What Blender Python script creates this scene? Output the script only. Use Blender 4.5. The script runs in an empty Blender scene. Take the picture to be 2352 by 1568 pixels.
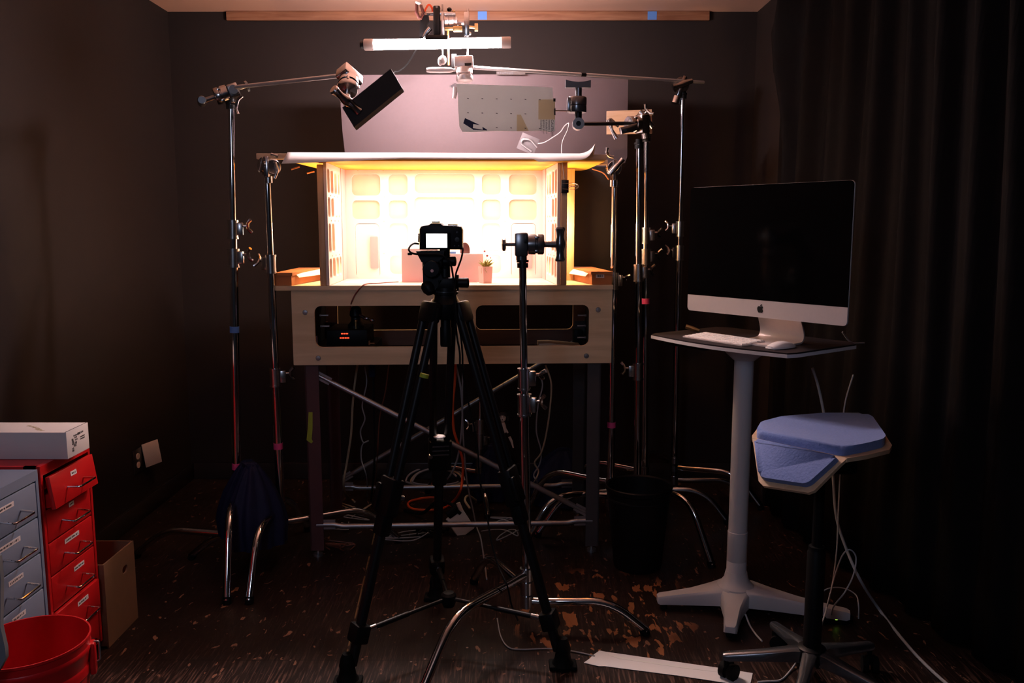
import bpy, bmesh, math, random
from mathutils import Vector, Matrix, Euler
random.seed(7)
S = bpy.context.scene
COL = S.collection
R = math.radians

# ---------------------------------------------------------------- camera, light, exposure
CAM_H, PITCH, FPX = 1.42, R(7.76), 1936.0
cam = bpy.data.objects.new('camera', bpy.data.cameras.new('camera'))
COL.objects.link(cam)
cam.location = (0, 0, CAM_H)
cam.rotation_euler = (R(90) - PITCH, 0, 0)
cam.data.sensor_width = 36.0
cam.data.lens = FPX / 2352 * 36.0
cam.data.clip_start = 0.05
S.camera = cam

world = bpy.data.worlds.new('world'); S.world = world
world.use_nodes = True
wb = world.node_tree.nodes['Background']
wb.inputs['Color'].default_value = (0.66, 0.68, 0.86, 1)
wb.inputs['Strength'].default_value = 0.012

S.view_settings.view_transform = 'Standard'
S.view_settings.look = 'None'
S.view_settings.exposure = 0.0
S.view_settings.gamma = 1.0
S.view_settings.use_curve_mapping = False
S.cycles.max_bounces = 8
S.cycles.sample_clamp_indirect = 6.0

TUBE_STRENGTH = 400.0
TUBE_COLOR = (1.0, 0.80, 0.82)
SET_COLOR = (1.0, 0.89, 0.80)
SET_TOP_W, SET_BACK_W, SET_SIDE_W, SET_DESK_W = 7.0, 4.2, 8.0, 2.2
DAY_W = 10.0

# cool fill light added high behind the photographer, standing for unseen daylight
dl = bpy.data.lights.new('unseen_daylight', 'AREA'); dl.shape = 'RECTANGLE'; dl.size = 0.38; dl.size_y = 0.7; dl.energy = DAY_W; dl.color = (0.62, 0.72, 1.0)
do = bpy.data.objects.new('unseen_daylight', dl); COL.objects.link(do)
do.location = (-0.7, -0.5, 2.1); do.rotation_euler = (R(82), 0, R(-10))

# ---------------------------------------------------------------- places
CP, SP = math.cos(PITCH), math.sin(PITCH)
def ray(px, py):
    v = (py - 784) / FPX
    return Vector(((px - 1176) / FPX, CP - v * SP, -(SP + v * CP)))
def at(px, py, Y):
    r = ray(px, py); return r * (Y / r.y) + Vector((0, 0, CAM_H))
def onz(px, py, z=0.0):
    r = ray(px, py); return r * ((z - CAM_H) / r.z) + Vector((0, 0, CAM_H))
TA = R(2.5)                                   # the work bench stands slightly turned
TM = Matrix.Translation((-0.244, 3.5, 0)) @ Matrix.Rotation(TA, 4, 'Z')
def tp(px, py, w):
    n = Vector((-math.sin(TA), math.cos(TA), 0)); o = TM @ Vector((0, w, 0)); c = Vector((0, 0, CAM_H))
    r = ray(px, py); q = c + r * ((o - c).dot(n) / r.dot(n))
    l = TM.inverted() @ q
    return l.x, l.z

# ---------------------------------------------------------------- materials
def mat(name, col, rough=0.5, metal=0.0, emit=None, es=0.0, vary=0.0, scale=20.0, bump=0.0, stretch=(1, 1, 1), spec=0.5, sheen=0.0):
    m = bpy.data.materials.new(name); m.use_nodes = True
    nt = m.node_tree; b = nt.nodes['Principled BSDF']
    b.inputs['Base Color'].default_value = (*col, 1)
    b.inputs['Roughness'].default_value = rough
    b.inputs['Metallic'].default_value = metal
    b.inputs['Specular IOR Level'].default_value = spec
    if sheen: b.inputs['Sheen Weight'].default_value = sheen
    if emit:
        b.inputs['Emission Color'].default_value = (*emit, 1); b.inputs['Emission Strength'].default_value = es
    if vary or bump:
        tc = nt.nodes.new('ShaderNodeTexCoord'); mp = nt.nodes.new('ShaderNodeMapping')
        mp.inputs['Scale'].default_value = stretch
        nz = nt.nodes.new('ShaderNodeTexNoise'); nz.inputs['Scale'].default_value = scale; nz.inputs['Detail'].default_value = 5
        nt.links.new(tc.outputs['Object'], mp.inputs['Vector']); nt.links.new(mp.outputs['Vector'], nz.inputs['Vector'])
        if vary:
            mx = nt.nodes.new('ShaderNodeMix'); mx.data_type = 'RGBA'
            mx.inputs['A'].default_value = (*[c * (1 - vary) for c in col], 1)
            mx.inputs['B'].default_value = (*[min(1, c * (1 + vary)) for c in col], 1)
            nt.links.new(nz.outputs['Fac'], mx.inputs['Factor']); nt.links.new(mx.outputs['Result'], b.inputs['Base Color'])
        if bump:
            bp = nt.nodes.new('ShaderNodeBump'); bp.inputs['Strength'].default_value = bump; bp.inputs['Distance'].default_value = 0.01
            nt.links.new(nz.outputs['Fac'], bp.inputs['Height']); nt.links.new(bp.outputs['Normal'], b.inputs['Normal'])
    return m

def wood(name, c1, c2, scale=6.0, axis=(1, 14, 14), rough=0.6):
    m = bpy.data.materials.new(name); m.use_nodes = True
    nt = m.node_tree; b = nt.nodes['Principled BSDF']; b.inputs['Roughness'].default_value = rough
    tc = nt.nodes.new('ShaderNodeTexCoord'); mp = nt.nodes.new('ShaderNodeMapping'); mp.inputs['Scale'].default_value = axis
    nz = nt.nodes.new('ShaderNodeTexNoise'); nz.inputs['Scale'].default_value = scale; nz.inputs['Detail'].default_value = 6; nz.inputs['Distortion'].default_value = 0.6
    rp = nt.nodes.new('ShaderNodeValToRGB'); rp.color_ramp.elements[0].color = (*c1, 1); rp.color_ramp.elements[1].color = (*c2, 1)
    rp.color_ramp.elements[0].position = 0.33; rp.color_ramp.elements[1].position = 0.67
    nt.links.new(tc.outputs['Object'], mp.inputs['Vector']); nt.links.new(mp.outputs['Vector'], nz.inputs['Vector'])
    nt.links.new(nz.outputs['Fac'], rp.inputs['Fac']); nt.links.new(rp.outputs['Color'], b.inputs['Base Color'])
    return m

M = {}
M['wall'] = mat('dark_wall_paint', (0.0200, 0.0140, 0.0123), 0.7, spec=0.2, vary=0.12, scale=3)
M['ceiling'] = mat('tan_ceiling_paint', (0.80, 0.46, 0.32), 0.8, vary=0.06, scale=2)
M['trim'] = mat('black_trim', (0.034, 0.028, 0.026), 0.25, vary=0.1, scale=20)
M['strip'] = wood('bare_furring_wood', (0.22, 0.085, 0.04), (0.34, 0.155, 0.08), 5, (1, 12, 12))
M['tape_blue'] = mat('blue_tape', (0.10, 0.25, 0.62), 0.7)
M['chrome'] = mat('chrome', (0.62, 0.61, 0.62), 0.08, 1.0, vary=0.04, scale=60)
M['chrome_dull'] = mat('worn_chrome', (0.55, 0.53, 0.52), 0.26, 1.0, vary=0.12, scale=80)
M['cast'] = mat('cast_metal', (0.52, 0.50, 0.50), 0.20, 1.0, vary=0.12, scale=120)
M['gun'] = mat('grey_cast_metal', (0.20, 0.20, 0.21), 0.26, 0.85, vary=0.1, scale=120)
M['galv'] = mat('galvanised_tube', (0.40, 0.39, 0.40), 0.36, 0.85, vary=0.15, scale=40)
M['black_metal'] = mat('black_metal', (0.006, 0.006, 0.0065), 0.42, spec=0.3, vary=0.2, scale=60)
M['black_plastic'] = mat('black_plastic', (0.004, 0.004, 0.0044), 0.5, spec=0.18, vary=0.2, scale=80)
M['rubber'] = mat('black_rubber', (0.004, 0.004, 0.004), 0.75, spec=0.15, vary=0.2, scale=80)
M['ply'] = wood('plywood', (0.60, 0.45, 0.27), (0.76, 0.60, 0.39), 3.0, (0.7, 8, 8))
M['ply_edge'] = mat('plywood_edge', (0.52, 0.36, 0.22), 0.6, vary=0.2, scale=90)
M['pine'] = wood('pine', (0.50, 0.30, 0.16), (0.66, 0.44, 0.26), 4.0, (10, 10, 1))
M['pine_h'] = wood('pine_batten', (0.52, 0.33, 0.20), (0.68, 0.47, 0.31), 4.0, (1, 12, 12))
M['red_leg'] = mat('dark_red_angle_iron', (0.085, 0.035, 0.036), 0.5, vary=0.3, scale=8)
M['grey_leg'] = mat('grey_angle_iron', (0.055, 0.050, 0.050), 0.5, vary=0.2, scale=8)
M['setwhite'] = mat('pale_pink_paint', (0.80, 0.66, 0.62), 0.6, vary=0.02, scale=10)
M['setpink'] = mat('pink_paint', (0.80, 0.46, 0.45), 0.6, vary=0.02, scale=10)
M['deskpink'] = mat('desk_pink', (0.78, 0.55, 0.55), 0.5, vary=0.02, scale=10)
M['rosebar'] = mat('rose_acrylic', (0.75, 0.28, 0.30), 0.35, vary=0.02, scale=10)
M['orange'] = mat('orange_corrugated_board', (0.98, 0.47, 0.035), 0.6, vary=0.06, scale=50, bump=0.25, stretch=(1, 8, 8))
M['paper'] = mat('white_paper', (0.85, 0.82, 0.80), 0.7, vary=0.03, scale=20)
M['card_grey'] = mat('grey_white_card', (0.86, 0.85, 0.80), 0.75, vary=0.05, scale=12)
M['card_stain'] = mat('glue_stain', (0.52, 0.46, 0.30), 0.8, vary=0.1, scale=40)
M['kraft'] = mat('kraft_cardboard', (0.20, 0.105, 0.055), 0.8, vary=0.08, scale=30)
M['kraft_red'] = mat('orange_brown_cardboard', (0.40, 0.145, 0.045), 0.75, vary=0.08, scale=30)
M['backdrop'] = mat('grey_backdrop_board', (0.074, 0.053, 0.056), 0.8, spec=0.3, vary=0.05, scale=3)
M['foam_black'] = mat('black_foam_board', (0.014, 0.0115, 0.011), 0.6, vary=0.2, scale=20, spec=0.2)
M['navy'] = mat('navy_nylon', (0.009, 0.012, 0.042), 0.6, spec=0.15, vary=0.2, scale=30, sheen=0.0)
M['boom'] = mat('satin_chrome', (0.80, 0.77, 0.76), 0.34, 0.55, vary=0.06, scale=60)
M['navy_ink'] = mat('navy_ink', (0.008, 0.010, 0.06), 0.6, vary=0.1, scale=30)
M['ink'] = mat('grey_ink', (0.06, 0.055, 0.06), 0.7, vary=0.1, scale=30)
M['curtain'] = mat('black_drape', (0.0095, 0.0086, 0.0088), 0.95, spec=0.05, vary=0.15, scale=30)
M['ivory'] = mat('ivory_plastic', (0.85, 0.68, 0.53), 0.45, vary=0.03, scale=20)
M['red'] = mat('red_enamel', (0.50, 0.006, 0.008), 0.38, vary=0.06, scale=6)
M['redb'] = mat('red_plastic', (0.62, 0.008, 0.012), 0.33, vary=0.05, scale=6)
M['blue'] = mat('blue_grey_enamel', (0.19, 0.235, 0.33), 0.45, vary=0.05, scale=6)
M['boxwhite'] = mat('white_box_card', (0.70, 0.66, 0.66), 0.65, vary=0.03, scale=12)
M['label'] = mat('label_paper', (0.72, 0.64, 0.64), 0.7, vary=0.03, scale=60)
M['alu'] = mat('brushed_aluminium', (0.84, 0.76, 0.74), 0.40, 0.45, vary=0.03, scale=90)
M['glass'] = mat('black_screen_glass', (0.0015, 0.0015, 0.0018), 0.10, spec=0.35, vary=0.1, scale=3)
M['logo'] = mat('black_logo', (0.004, 0.004, 0.004), 0.4, vary=0.1, scale=90)
M['keys'] = mat('white_keys', (0.90, 0.87, 0.85), 0.5, vary=0.03, scale=60)
M['mouse'] = mat('white_plastic', (0.90, 0.88, 0.88), 0.25, vary=0.02, scale=60)
M['grey_paint'] = mat('grey_paint', (0.60, 0.575, 0.59), 0.5, vary=0.05, scale=8)
M['mat_dark'] = mat('dark_desk_mat', (0.016, 0.012, 0.015), 0.6, spec=0.15, vary=0.15, scale=60)
M['laminate'] = mat('white_laminate', (0.70, 0.67, 0.66), 0.5, vary=0.03, scale=30)
M['bluefab'] = mat('blue_wool', (0.155, 0.24, 0.55), 0.9, vary=0.12, scale=140, bump=0.25, sheen=0.2)
M['maple'] = wood('maple_ply', (0.60, 0.40, 0.24), (0.72, 0.52, 0.34), 8, (1, 6, 6), 0.45)
M['orange_cable'] = mat('orange_cable', (0.85, 0.10, 0.02), 0.5, vary=0.05, scale=30)
M['grey_cable'] = mat('grey_cable', (0.32, 0.31, 0.31), 0.5, vary=0.05, scale=30)
M['tan_cable'] = mat('tan_cable', (0.50, 0.38, 0.24), 0.5, vary=0.05, scale=30)
M['black_cable'] = mat('black_cable', (0.006, 0.006, 0.006), 0.7, spec=0.15, vary=0.1, scale=30)
M['red_cable'] = mat('dark_red_wire', (0.16, 0.02, 0.02), 0.5, vary=0.1, scale=30)
M['brown_cable'] = mat('brown_wire', (0.16, 0.05, 0.025), 0.5, vary=0.1, scale=30)
M['white_cable'] = mat('white_cable', (0.52, 0.51, 0.51), 0.45, vary=0.03, scale=30)
M['pink_tape'] = mat('pink_tape', (0.62, 0.06, 0.22), 0.6, vary=0.1, scale=30)
M['green_tape'] = mat('green_tape', (0.34, 0.42, 0.03), 0.6, vary=0.1, scale=30)
M['leaf'] = mat('olive_leaf', (0.30, 0.27, 0.05), 0.6, vary=0.3, scale=80)
M['flower'] = mat('pink_flower', (0.62, 0.14, 0.17), 0.6, vary=0.1, scale=80)
M['brown'] = mat('brown_leather', (0.075, 0.022, 0.018), 0.4, vary=0.1, scale=80)
M['bluebit'] = mat('blue_paper', (0.10, 0.22, 0.50), 0.6, vary=0.1, scale=80)
M['brass'] = mat('brass', (0.62, 0.42, 0.18), 0.3, 0.9, vary=0.1, scale=80)
M['skin'] = mat('pale_puppet_skin', (0.72, 0.50, 0.37), 0.6, vary=0.05, scale=80)
M['hair'] = mat('dark_hair', (0.02, 0.012, 0.010), 0.7, vary=0.1, scale=80)
M['led'] = mat('red_led', (0.3, 0.01, 0.01), 0.4, emit=(1, 0.06, 0.02), es=2.5)
M['led_green'] = mat('green_led', (0.1, 0.3, 0.01), 0.4, emit=(0.5, 1, 0.1), es=2.0)
M['lcd'] = mat('lit_camera_screen', (0.5, 0.5, 0.5), 0.3, emit=(1, 1, 1), es=1.6)
M['tube'] = mat('lit_tube', (0.8, 0.8, 0.8), 0.4, emit=TUBE_COLOR, es=TUBE_STRENGTH)
M['diffuser_end'] = mat('tube_end_cap', (0.45, 0.38, 0.35), 0.35, vary=0.05, scale=30)

def translucent(m, k):
    nt = m.node_tree; b = nt.nodes['Principled BSDF']; out = nt.nodes['Material Output']
    tr = nt.nodes.new('ShaderNodeBsdfTranslucent'); tr.inputs['Color'].default_value = (0.9, 0.9, 0.88, 1)
    mx = nt.nodes.new('ShaderNodeMixShader'); mx.inputs['Fac'].default_value = k
    nt.links.new(b.outputs['BSDF'], mx.inputs[1]); nt.links.new(tr.outputs['BSDF'], mx.inputs[2]); nt.links.new(mx.outputs['Shader'], out.inputs['Surface'])
M['carton'] = mat('thin_grey_white_carton', (0.80, 0.80, 0.77), 0.75, vary=0.05, scale=12)
translucent(M['carton'], 0.20)
def stains(m):
    # two yellowed glue stains in the carton itself
    nt = m.node_tree; L = nt.links.new; b = nt.nodes['Principled BSDF']
    tc = nt.nodes.new('ShaderNodeTexCoord'); sx = nt.nodes.new('ShaderNodeSeparateXYZ'); L(tc.outputs['Object'], sx.inputs[0])
    def op(o, a, c):
        n = nt.nodes.new('ShaderNodeMath'); n.operation = o
        for i, v in enumerate((a, c)):
            if isinstance(v, (int, float)): n.inputs[i].default_value = v
            else: L(v, n.inputs[i])
        return n.outputs[0]
    X, Z = sx.outputs['X'], sx.outputs['Z']
    def box(x0, x1, z0, z1, slope):
        xe = op('ADD', X, op('MULTIPLY', Z, slope))
        return op('MULTIPLY', op('MULTIPLY', op('GREATER_THAN', X, x0), op('LESS_THAN', xe, x1)), op('MULTIPLY', op('GREATER_THAN', Z, z0), op('LESS_THAN', Z, z1)))
    k = op('ADD', box(.042, .046, -.09, -.020, .5), box(.118, .20, -.036, .032, .15))
    mx = nt.nodes.new('ShaderNodeMix'); mx.data_type = 'RGBA'; L(op('MULTIPLY', k, .75), mx.inputs['Factor'])
    src = b.inputs['Base Color'].links[0].from_socket; L(src, mx.inputs['A']); mx.inputs['B'].default_value = (.62, .52, .30, 1)
    L(mx.outputs['Result'], b.inputs['Base Color'])
    for n in nt.nodes:
        if n.type == 'BSDF_TRANSLUCENT': L(mx.outputs['Result'], n.inputs['Color'])
stains(M['carton'])
M['tag'] = mat('grey_tag_card', (0.12, 0.105, 0.11), 0.7, vary=0.05, scale=30)
M['old_tape'] = mat('old_tape', (0.06, 0.05, 0.046), 0.7, spec=0.2, vary=0.1, scale=30)
def pane_material():
    m = bpy.data.materials.new('cream_acrylic'); m.use_nodes = True
    nt = m.node_tree; b = nt.nodes['Principled BSDF']; out = nt.nodes['Material Output']
    b.inputs['Base Color'].default_value = (0.84, 0.77, 0.61, 1); b.inputs['Roughness'].default_value = 0.5
    tr = nt.nodes.new('ShaderNodeBsdfTranslucent'); tr.inputs['Color'].default_value = (0.9, 0.82, 0.60, 1)
    mx = nt.nodes.new('ShaderNodeMixShader'); mx.inputs['Fac'].default_value = 0.45
    nt.links.new(b.outputs['BSDF'], mx.inputs[1]); nt.links.new(tr.outputs['BSDF'], mx.inputs[2])
    nt.links.new(mx.outputs['Shader'], out.inputs['Surface'])
    return m
M['pane'] = pane_material()

def floor_material():
    m = bpy.data.materials.new('worn_painted_plywood_floor'); m.use_nodes = True
    nt = m.node_tree; L = nt.links.new; N = nt.nodes.new
    b = nt.nodes['Principled BSDF']
    tc = N('ShaderNodeTexCoord')
    def noise(scale, stretch, detail=4, dist=0.0, loc=(0, 0, 0), rot=(0, 0, 0)):
        mp = N('ShaderNodeMapping'); mp.inputs['Scale'].default_value = stretch; mp.inputs['Location'].default_value = loc; mp.inputs['Rotation'].default_value = rot
        nz = N('ShaderNodeTexNoise'); nz.inputs['Scale'].default_value = scale; nz.inputs['Detail'].default_value = detail; nz.inputs['Distortion'].default_value = dist
        L(tc.outputs['Object'], mp.inputs['Vector']); L(mp.outputs['Vector'], nz.inputs['Vector'])
        return nz.outputs['Fac']
    def ramp(v, a, c):
        r = N('ShaderNodeMapRange'); r.inputs['From Min'].default_value = a; r.inputs['From Max'].default_value = c
        L(v, r.inputs['Value']); return r.outputs['Result']
    def math_(op, a, c):
        n = N('ShaderNodeMath'); n.operation = op
        for i, x in enumerate((a, c)):
            if isinstance(x, (int, float)): n.inputs[i].default_value = x
            else: L(x, n.inputs[i])
        return n.outputs[0]
    def mix(f, a, c):
        n = N('ShaderNodeMix'); n.data_type = 'RGBA'
        if isinstance(f, (int, float)): n.inputs['Factor'].default_value = f
        else: L(f, n.inputs['Factor'])
        for k, x in (('A', a), ('B', c)):
            if isinstance(x, tuple): n.inputs[k].default_value = (*x, 1)
            else: L(x, n.inputs[k])
        return n.outputs['Result']
    sx0 = N('ShaderNodeSeparateXYZ'); L(tc.outputs['Object'], sx0.inputs[0])
    base = mix(noise(3.0, (1, 1, 1)), (0.0125, 0.0072, 0.0058), (0.021, 0.0118, 0.0092))
    grain = ramp(noise(9, (16, 1.0, 1), 5, 0.4), 0.50, 0.72)
    worn = ramp(noise(1.6, (1, 1, 1), 3, 0, (3.1, 0.4, 0)), 0.46, 0.62)
    near = ramp(sx0.outputs['Y'], 2.72, 2.50)
    c1 = mix(math_('MULTIPLY', math_('MULTIPLY', grain, math_('MAXIMUM', math_('MULTIPLY', worn, 0.3), near)), 0.9), base, (0.17, 0.092, 0.070))
    chips = ramp(noise(8, (3.0, 1.0, 1), 5, 0.4, (0.3, 5.2, 0), (0, 0, 0.25)), 0.575, 0.59)
    sx = N('ShaderNodeSeparateXYZ'); L(tc.outputs['Object'], sx.inputs[0])
    # most paint is scuffed off in front of the bench, right of the tripod
    dx = math_('DIVIDE', math_('SUBTRACT', sx.outputs['X'], 0.34), 0.34); dy = math_('DIVIDE', math_('SUBTRACT', sx.outputs['Y'], 2.98), 0.40)
    rad = math_('SQRT', math_('ADD', math_('MULTIPLY', dx, dx), math_('MULTIPLY', dy, dy)), 0)
    zone = ramp(math_('ADD', rad, math_('MULTIPLY', noise(4, (1, 1, 1), 2), 0.9)), 1.5, 1.3)
    c2 = mix(math_('MULTIPLY', chips, zone), c1, (0.30, 0.12, 0.05))
    chips2 = ramp(noise(24, (1.6, 0.8, 1), 4, 0.8, (9, 1, 0)), 0.655, 0.672)
    c3 = mix(chips2, c2, (0.24, 0.12, 0.075))
    sp = N('ShaderNodeTexVoronoi'); sp.inputs['Scale'].default_value = 17; L(tc.outputs['Object'], sp.inputs['Vector'])
    speck = math_('LESS_THAN', sp.outputs['Distance'], 0.075)
    c4 = mix(math_('MULTIPLY', speck, ramp(noise(5, (1, 1, 1)), 0.5, 0.6)), c3, (0.34, 0.25, 0.22))
    # the seam between two floor sheets
    ln = math_('ABSOLUTE', math_('ADD', math_('ADD', sx.outputs['X'], 0.346), math_('MULTIPLY', sx.outputs['Y'], 0.0783)), 0)
    c5 = mix(math_('MULTIPLY', math_('LESS_THAN', ln, 0.0028), ramp(noise(14, (1, 1, 1)), 0.42, 0.5)), c4, (0.20, 0.125, 0.06))
    ln2 = math_('ABSOLUTE', math_('SUBTRACT', sx.outputs['Y'], 2.62), 0)
    c6 = mix(math_('LESS_THAN', ln2, 0.0022), c5, (0.008, 0.005, 0.004))
    L(c6, b.inputs['Base Color'])
    ro = ramp(noise(6, (1, 1, 1)), 0.2, 0.9)
    L(math_('ADD', math_('MULTIPLY', ro, 0.3), 0.30), b.inputs['Roughness'])
    bp = N('ShaderNodeBump'); bp.inputs['Strength'].default_value = 0.12; bp.inputs['Distance'].default_value = 0.004
    L(grain, bp.inputs['Height']); L(bp.outputs['Normal'], b.inputs['Normal'])
    return m
M['floor'] = floor_material()
M['floor'].node_tree.nodes['Principled BSDF'].inputs['Specular IOR Level'].default_value = 0.22
M['shade_ply'] = wood('shaded_plywood', (0.05, 0.022, 0.017), (0.075, 0.035, 0.026), 3.0, (0.7, 8, 8))  # plywood tone with the shade inside the bench put in
M['sheet_grey'] = mat('grey_sheet', (0.20, 0.21, 0.23), 0.6, vary=0.05, scale=12)

# ---------------------------------------------------------------- mesh tools
WM = {}
def frame_from(o, x, z=None):
    """matrix with local X along x, local Z near z."""
    X = Vector(x).normalized(); Z = Vector(z or (0, 0, 1))
    if abs(X.dot(Z.normalized())) > 0.98: Z = Vector((0, 1, 0))
    Y = Z.cross(X).normalized(); Z = X.cross(Y)
    m = Matrix((X, Y, Z)).transposed().to_4x4(); m.translation = Vector(o); return m

def fillet(pts, r, n=6):
    pts = [Vector(p) for p in pts]
    if len(pts) < 3: return pts
    out = [pts[0]]
    for a, b, c in zip(pts, pts[1:], pts[2:]):
        d1, d2 = (a - b), (c - b); rr = min(r, d1.length * 0.48, d2.length * 0.48)
        p, q = b + d1.normalized() * rr, b + d2.normalized() * rr
        for i in range(n + 1):
            t = i / n; out.append(p * (1 - t) ** 2 + b * 2 * t * (1 - t) + q * t * t)
    out.append(pts[-1]); return out

def spline(pts, n=8):
    pts = [Vector(p) for p in pts]
    P = [pts[0] * 2 - pts[1]] + pts + [pts[-1] * 2 - pts[-2]]
    out = []
    for i in range(1, len(P) - 2):
        a, b, c, d = P[i - 1:i + 3]
        for k in range(n):
            t = k / n
            out.append(0.5 * ((2 * b) + (c - a) * t + (2 * a - 5 * b + 4 * c - d) * t * t + (3 * b - a - 3 * c + d) * t ** 3))
    out.append(pts[-1]); return out

class B:
    def __init__(self, m=None):
        self.bm = bmesh.new(); self.M = m or Matrix.Identity(4)
    def _xf(self, vs, m):
        if m is not None: bmesh.ops.transform(self.bm, matrix=m, verts=vs)
    def box(self, c, s, m=None, bev=0.0, seg=2):
        t = bmesh.new(); bmesh.ops.create_cube(t, size=1.0)
        t.transform(Matrix.Translation(c) @ Matrix.Diagonal((*s, 1)))
        if bev: bmesh.ops.bevel(t, geom=list(t.edges), offset=min(bev, min(s) * 0.45), segments=seg, profile=0.5, affect='EDGES')
        if m is not None: t.transform(m)
        me = bpy.data.meshes.new('tmp'); t.to_mesh(me); t.free(); self.bm.from_mesh(me); bpy.data.meshes.remove(me); return self
    def bx(self, lo, hi, bev=0.0, m=None):
        lo, hi = Vector(lo), Vector(hi)
        return self.box((lo + hi) / 2, [abs(a) for a in (hi - lo)], m, bev)
    def rings(self, rs, caps=True, closed=False):
        vs = [[self.bm.verts.new(p) for p in r] for r in rs]
        n = len(vs[0])
        pairs = list(zip(vs, vs[1:])) + ([(vs[-1], vs[0])] if closed else [])
        for a, b in pairs:
            for i in range(n):
                try: self.bm.faces.new((a[i], a[(i + 1) % n], b[(i + 1) % n], b[i]))
                except ValueError: pass
        if caps and not closed:
            for r, rev in ((vs[0], True), (vs[-1], False)):
                try: self.bm.faces.new(list(reversed(r)) if rev else r)
                except ValueError: pass
        return [v for r in vs for v in r]
    def cyl(self, p0, p1, r0, r1=None, n=18, m=None):
        return self.tube([p0, p1], [r0, r0 if r1 is None else r1], n, m)
    def tube(self, path, r, n=10, m=None):
        path = [Vector(p) for p in path]
        rad = r if isinstance(r, (list, tuple)) else [r] * len(path)
        rs = []; up = None
        for i, p in enumerate(path):
            a, b = path[max(0, i - 1)], path[min(len(path) - 1, i + 1)]
            t = (b - a).normalized() if (b - a).length > 1e-9 else Vector((0, 0, 1))
            if up is None:
                up = t.orthogonal().normalized()
            up = (up - t * up.dot(t))
            up = up.normalized() if up.length > 1e-6 else t.orthogonal().normalized()
            s = t.cross(up)
            rs.append([p + (up * math.cos(k * 2 * math.pi / n) + s * math.sin(k * 2 * math.pi / n)) * rad[i] for k in range(n)])
        v = self.rings(rs); self._xf(v, m); return self
    def lathe(self, prof, n=28, m=None, caps=True):
        rs = [[Vector((max(r, 1e-5) * math.cos(k * 2 * math.pi / n), max(r, 1e-5) * math.sin(k * 2 * math.pi / n), z)) for k in range(n)] for r, z in prof]
        v = self.rings(rs, caps); self._xf(v, m); return self
    def ball(self, c, r, m=None, u=16, w=10):
        if not isinstance(r, (list, tuple)): r = (r, r, r)
        g = bmesh.ops.create_uvsphere(self.bm, u_segments=u, v_segments=w, radius=1.0)['verts']
        bmesh.ops.transform(self.bm, matrix=Matrix.Translation(c) @ Matrix.Diagonal((*r, 1)), verts=g)
        self._xf(g, m); return self
    def prism(self, pts, off, m=None):
        off = Vector(off); a = [Vector(p) for p in pts]
        v = self.rings([a, [p + off for p in a]]); self._xf(v, m); return self
    def pillow(self, pts, nrm, h, steps=((1.0, 0.0), (1.01, 0.3), (1.0, 0.62), (0.97, 0.86), (0.90, 0.98), (0.72, 1.03), (0.4, 1.06))):
        pts = [Vector(p) for p in pts]; c = sum(pts, Vector()) / len(pts); nrm = Vector(nrm).normalized()
        self.rings([[c + (p - c) * s + nrm * h * k for p in pts] for s, k in steps]); return self
    def plate(self, outer, holes, y0, y1, m=None, bev=0.0):
        """flat plate in local XZ with cut-outs, between local y0 and y1."""
        cu = bpy.data.curves.new('tmp', 'CURVE'); cu.dimensions = '2D'; cu.fill_mode = 'BOTH'
        for poly in [outer] + list(holes):
            s = cu.splines.new('POLY'); s.points.add(len(poly) - 1); s.use_cyclic_u = True
            for p, (x, z) in zip(s.points, poly): p.co = (x, z, 0, 1)
        cu.extrude = abs(y1 - y0) / 2 - bev; cu.bevel_depth = bev; cu.bevel_resolution = 1
        if bev: cu.offset = -bev
        o = bpy.data.objects.new('tmp', cu); COL.objects.link(o)
        me = bpy.data.meshes.new_from_object(o.evaluated_get(bpy.context.evaluated_depsgraph_get()))
        bpy.data.objects.remove(o); bpy.data.curves.remove(cu)
        k = len(self.bm.verts); self.bm.from_mesh(me); bpy.data.meshes.remove(me)
        self.bm.verts.ensure_lookup_table(); g = self.bm.verts[k:]
        f = Matrix(((1, 0, 0, 0), (0, 0, 1, (y0 + y1) / 2), (0, 1, 0, 0), (0, 0, 0, 1)))
        bmesh.ops.transform(self.bm, matrix=f, verts=g); self._xf(g, m); return self
    def text(self, body, size, m, depth=0.0004):
        cu = bpy.data.curves.new('tmp', 'FONT'); cu.body = body; cu.size = size; cu.extrude = depth
        o = bpy.data.objects.new('tmp', cu); COL.objects.link(o)
        me = bpy.data.meshes.new_from_object(o.evaluated_get(bpy.context.evaluated_depsgraph_get()))
        bpy.data.objects.remove(o); bpy.data.curves.remove(cu)
        k = len(self.bm.verts); self.bm.from_mesh(me); bpy.data.meshes.remove(me)
        self.bm.verts.ensure_lookup_table(); self._xf(self.bm.verts[k:], m); return self
    def build(self, name, material, parent=None, origin=None, ang=38, label=None):
        bmesh.ops.remove_doubles(self.bm, verts=self.bm.verts, dist=1e-6)
        bmesh.ops.recalc_face_normals(self.bm, faces=self.bm.faces)
        W = Matrix.Translation(origin) if origin is not None else Matrix.Identity(4)
        if parent is not None: W = WM[parent.name]
        self.bm.transform(W.inverted() @ self.M)
        me = bpy.data.meshes.new(name); self.bm.to_mesh(me); self.bm.free()
        me.materials.append(M[material] if isinstance(material, str) else material)
        for p in me.polygons: p.use_smooth = True
        me.set_sharp_from_angle(angle=R(ang))
        o = bpy.data.objects.new(name, me); COL.objects.link(o)
        WM[o.name] = W
        if parent is not None: o.parent = parent
        else: o.matrix_world = W
        if label: o['label'] = label
        return o

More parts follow.
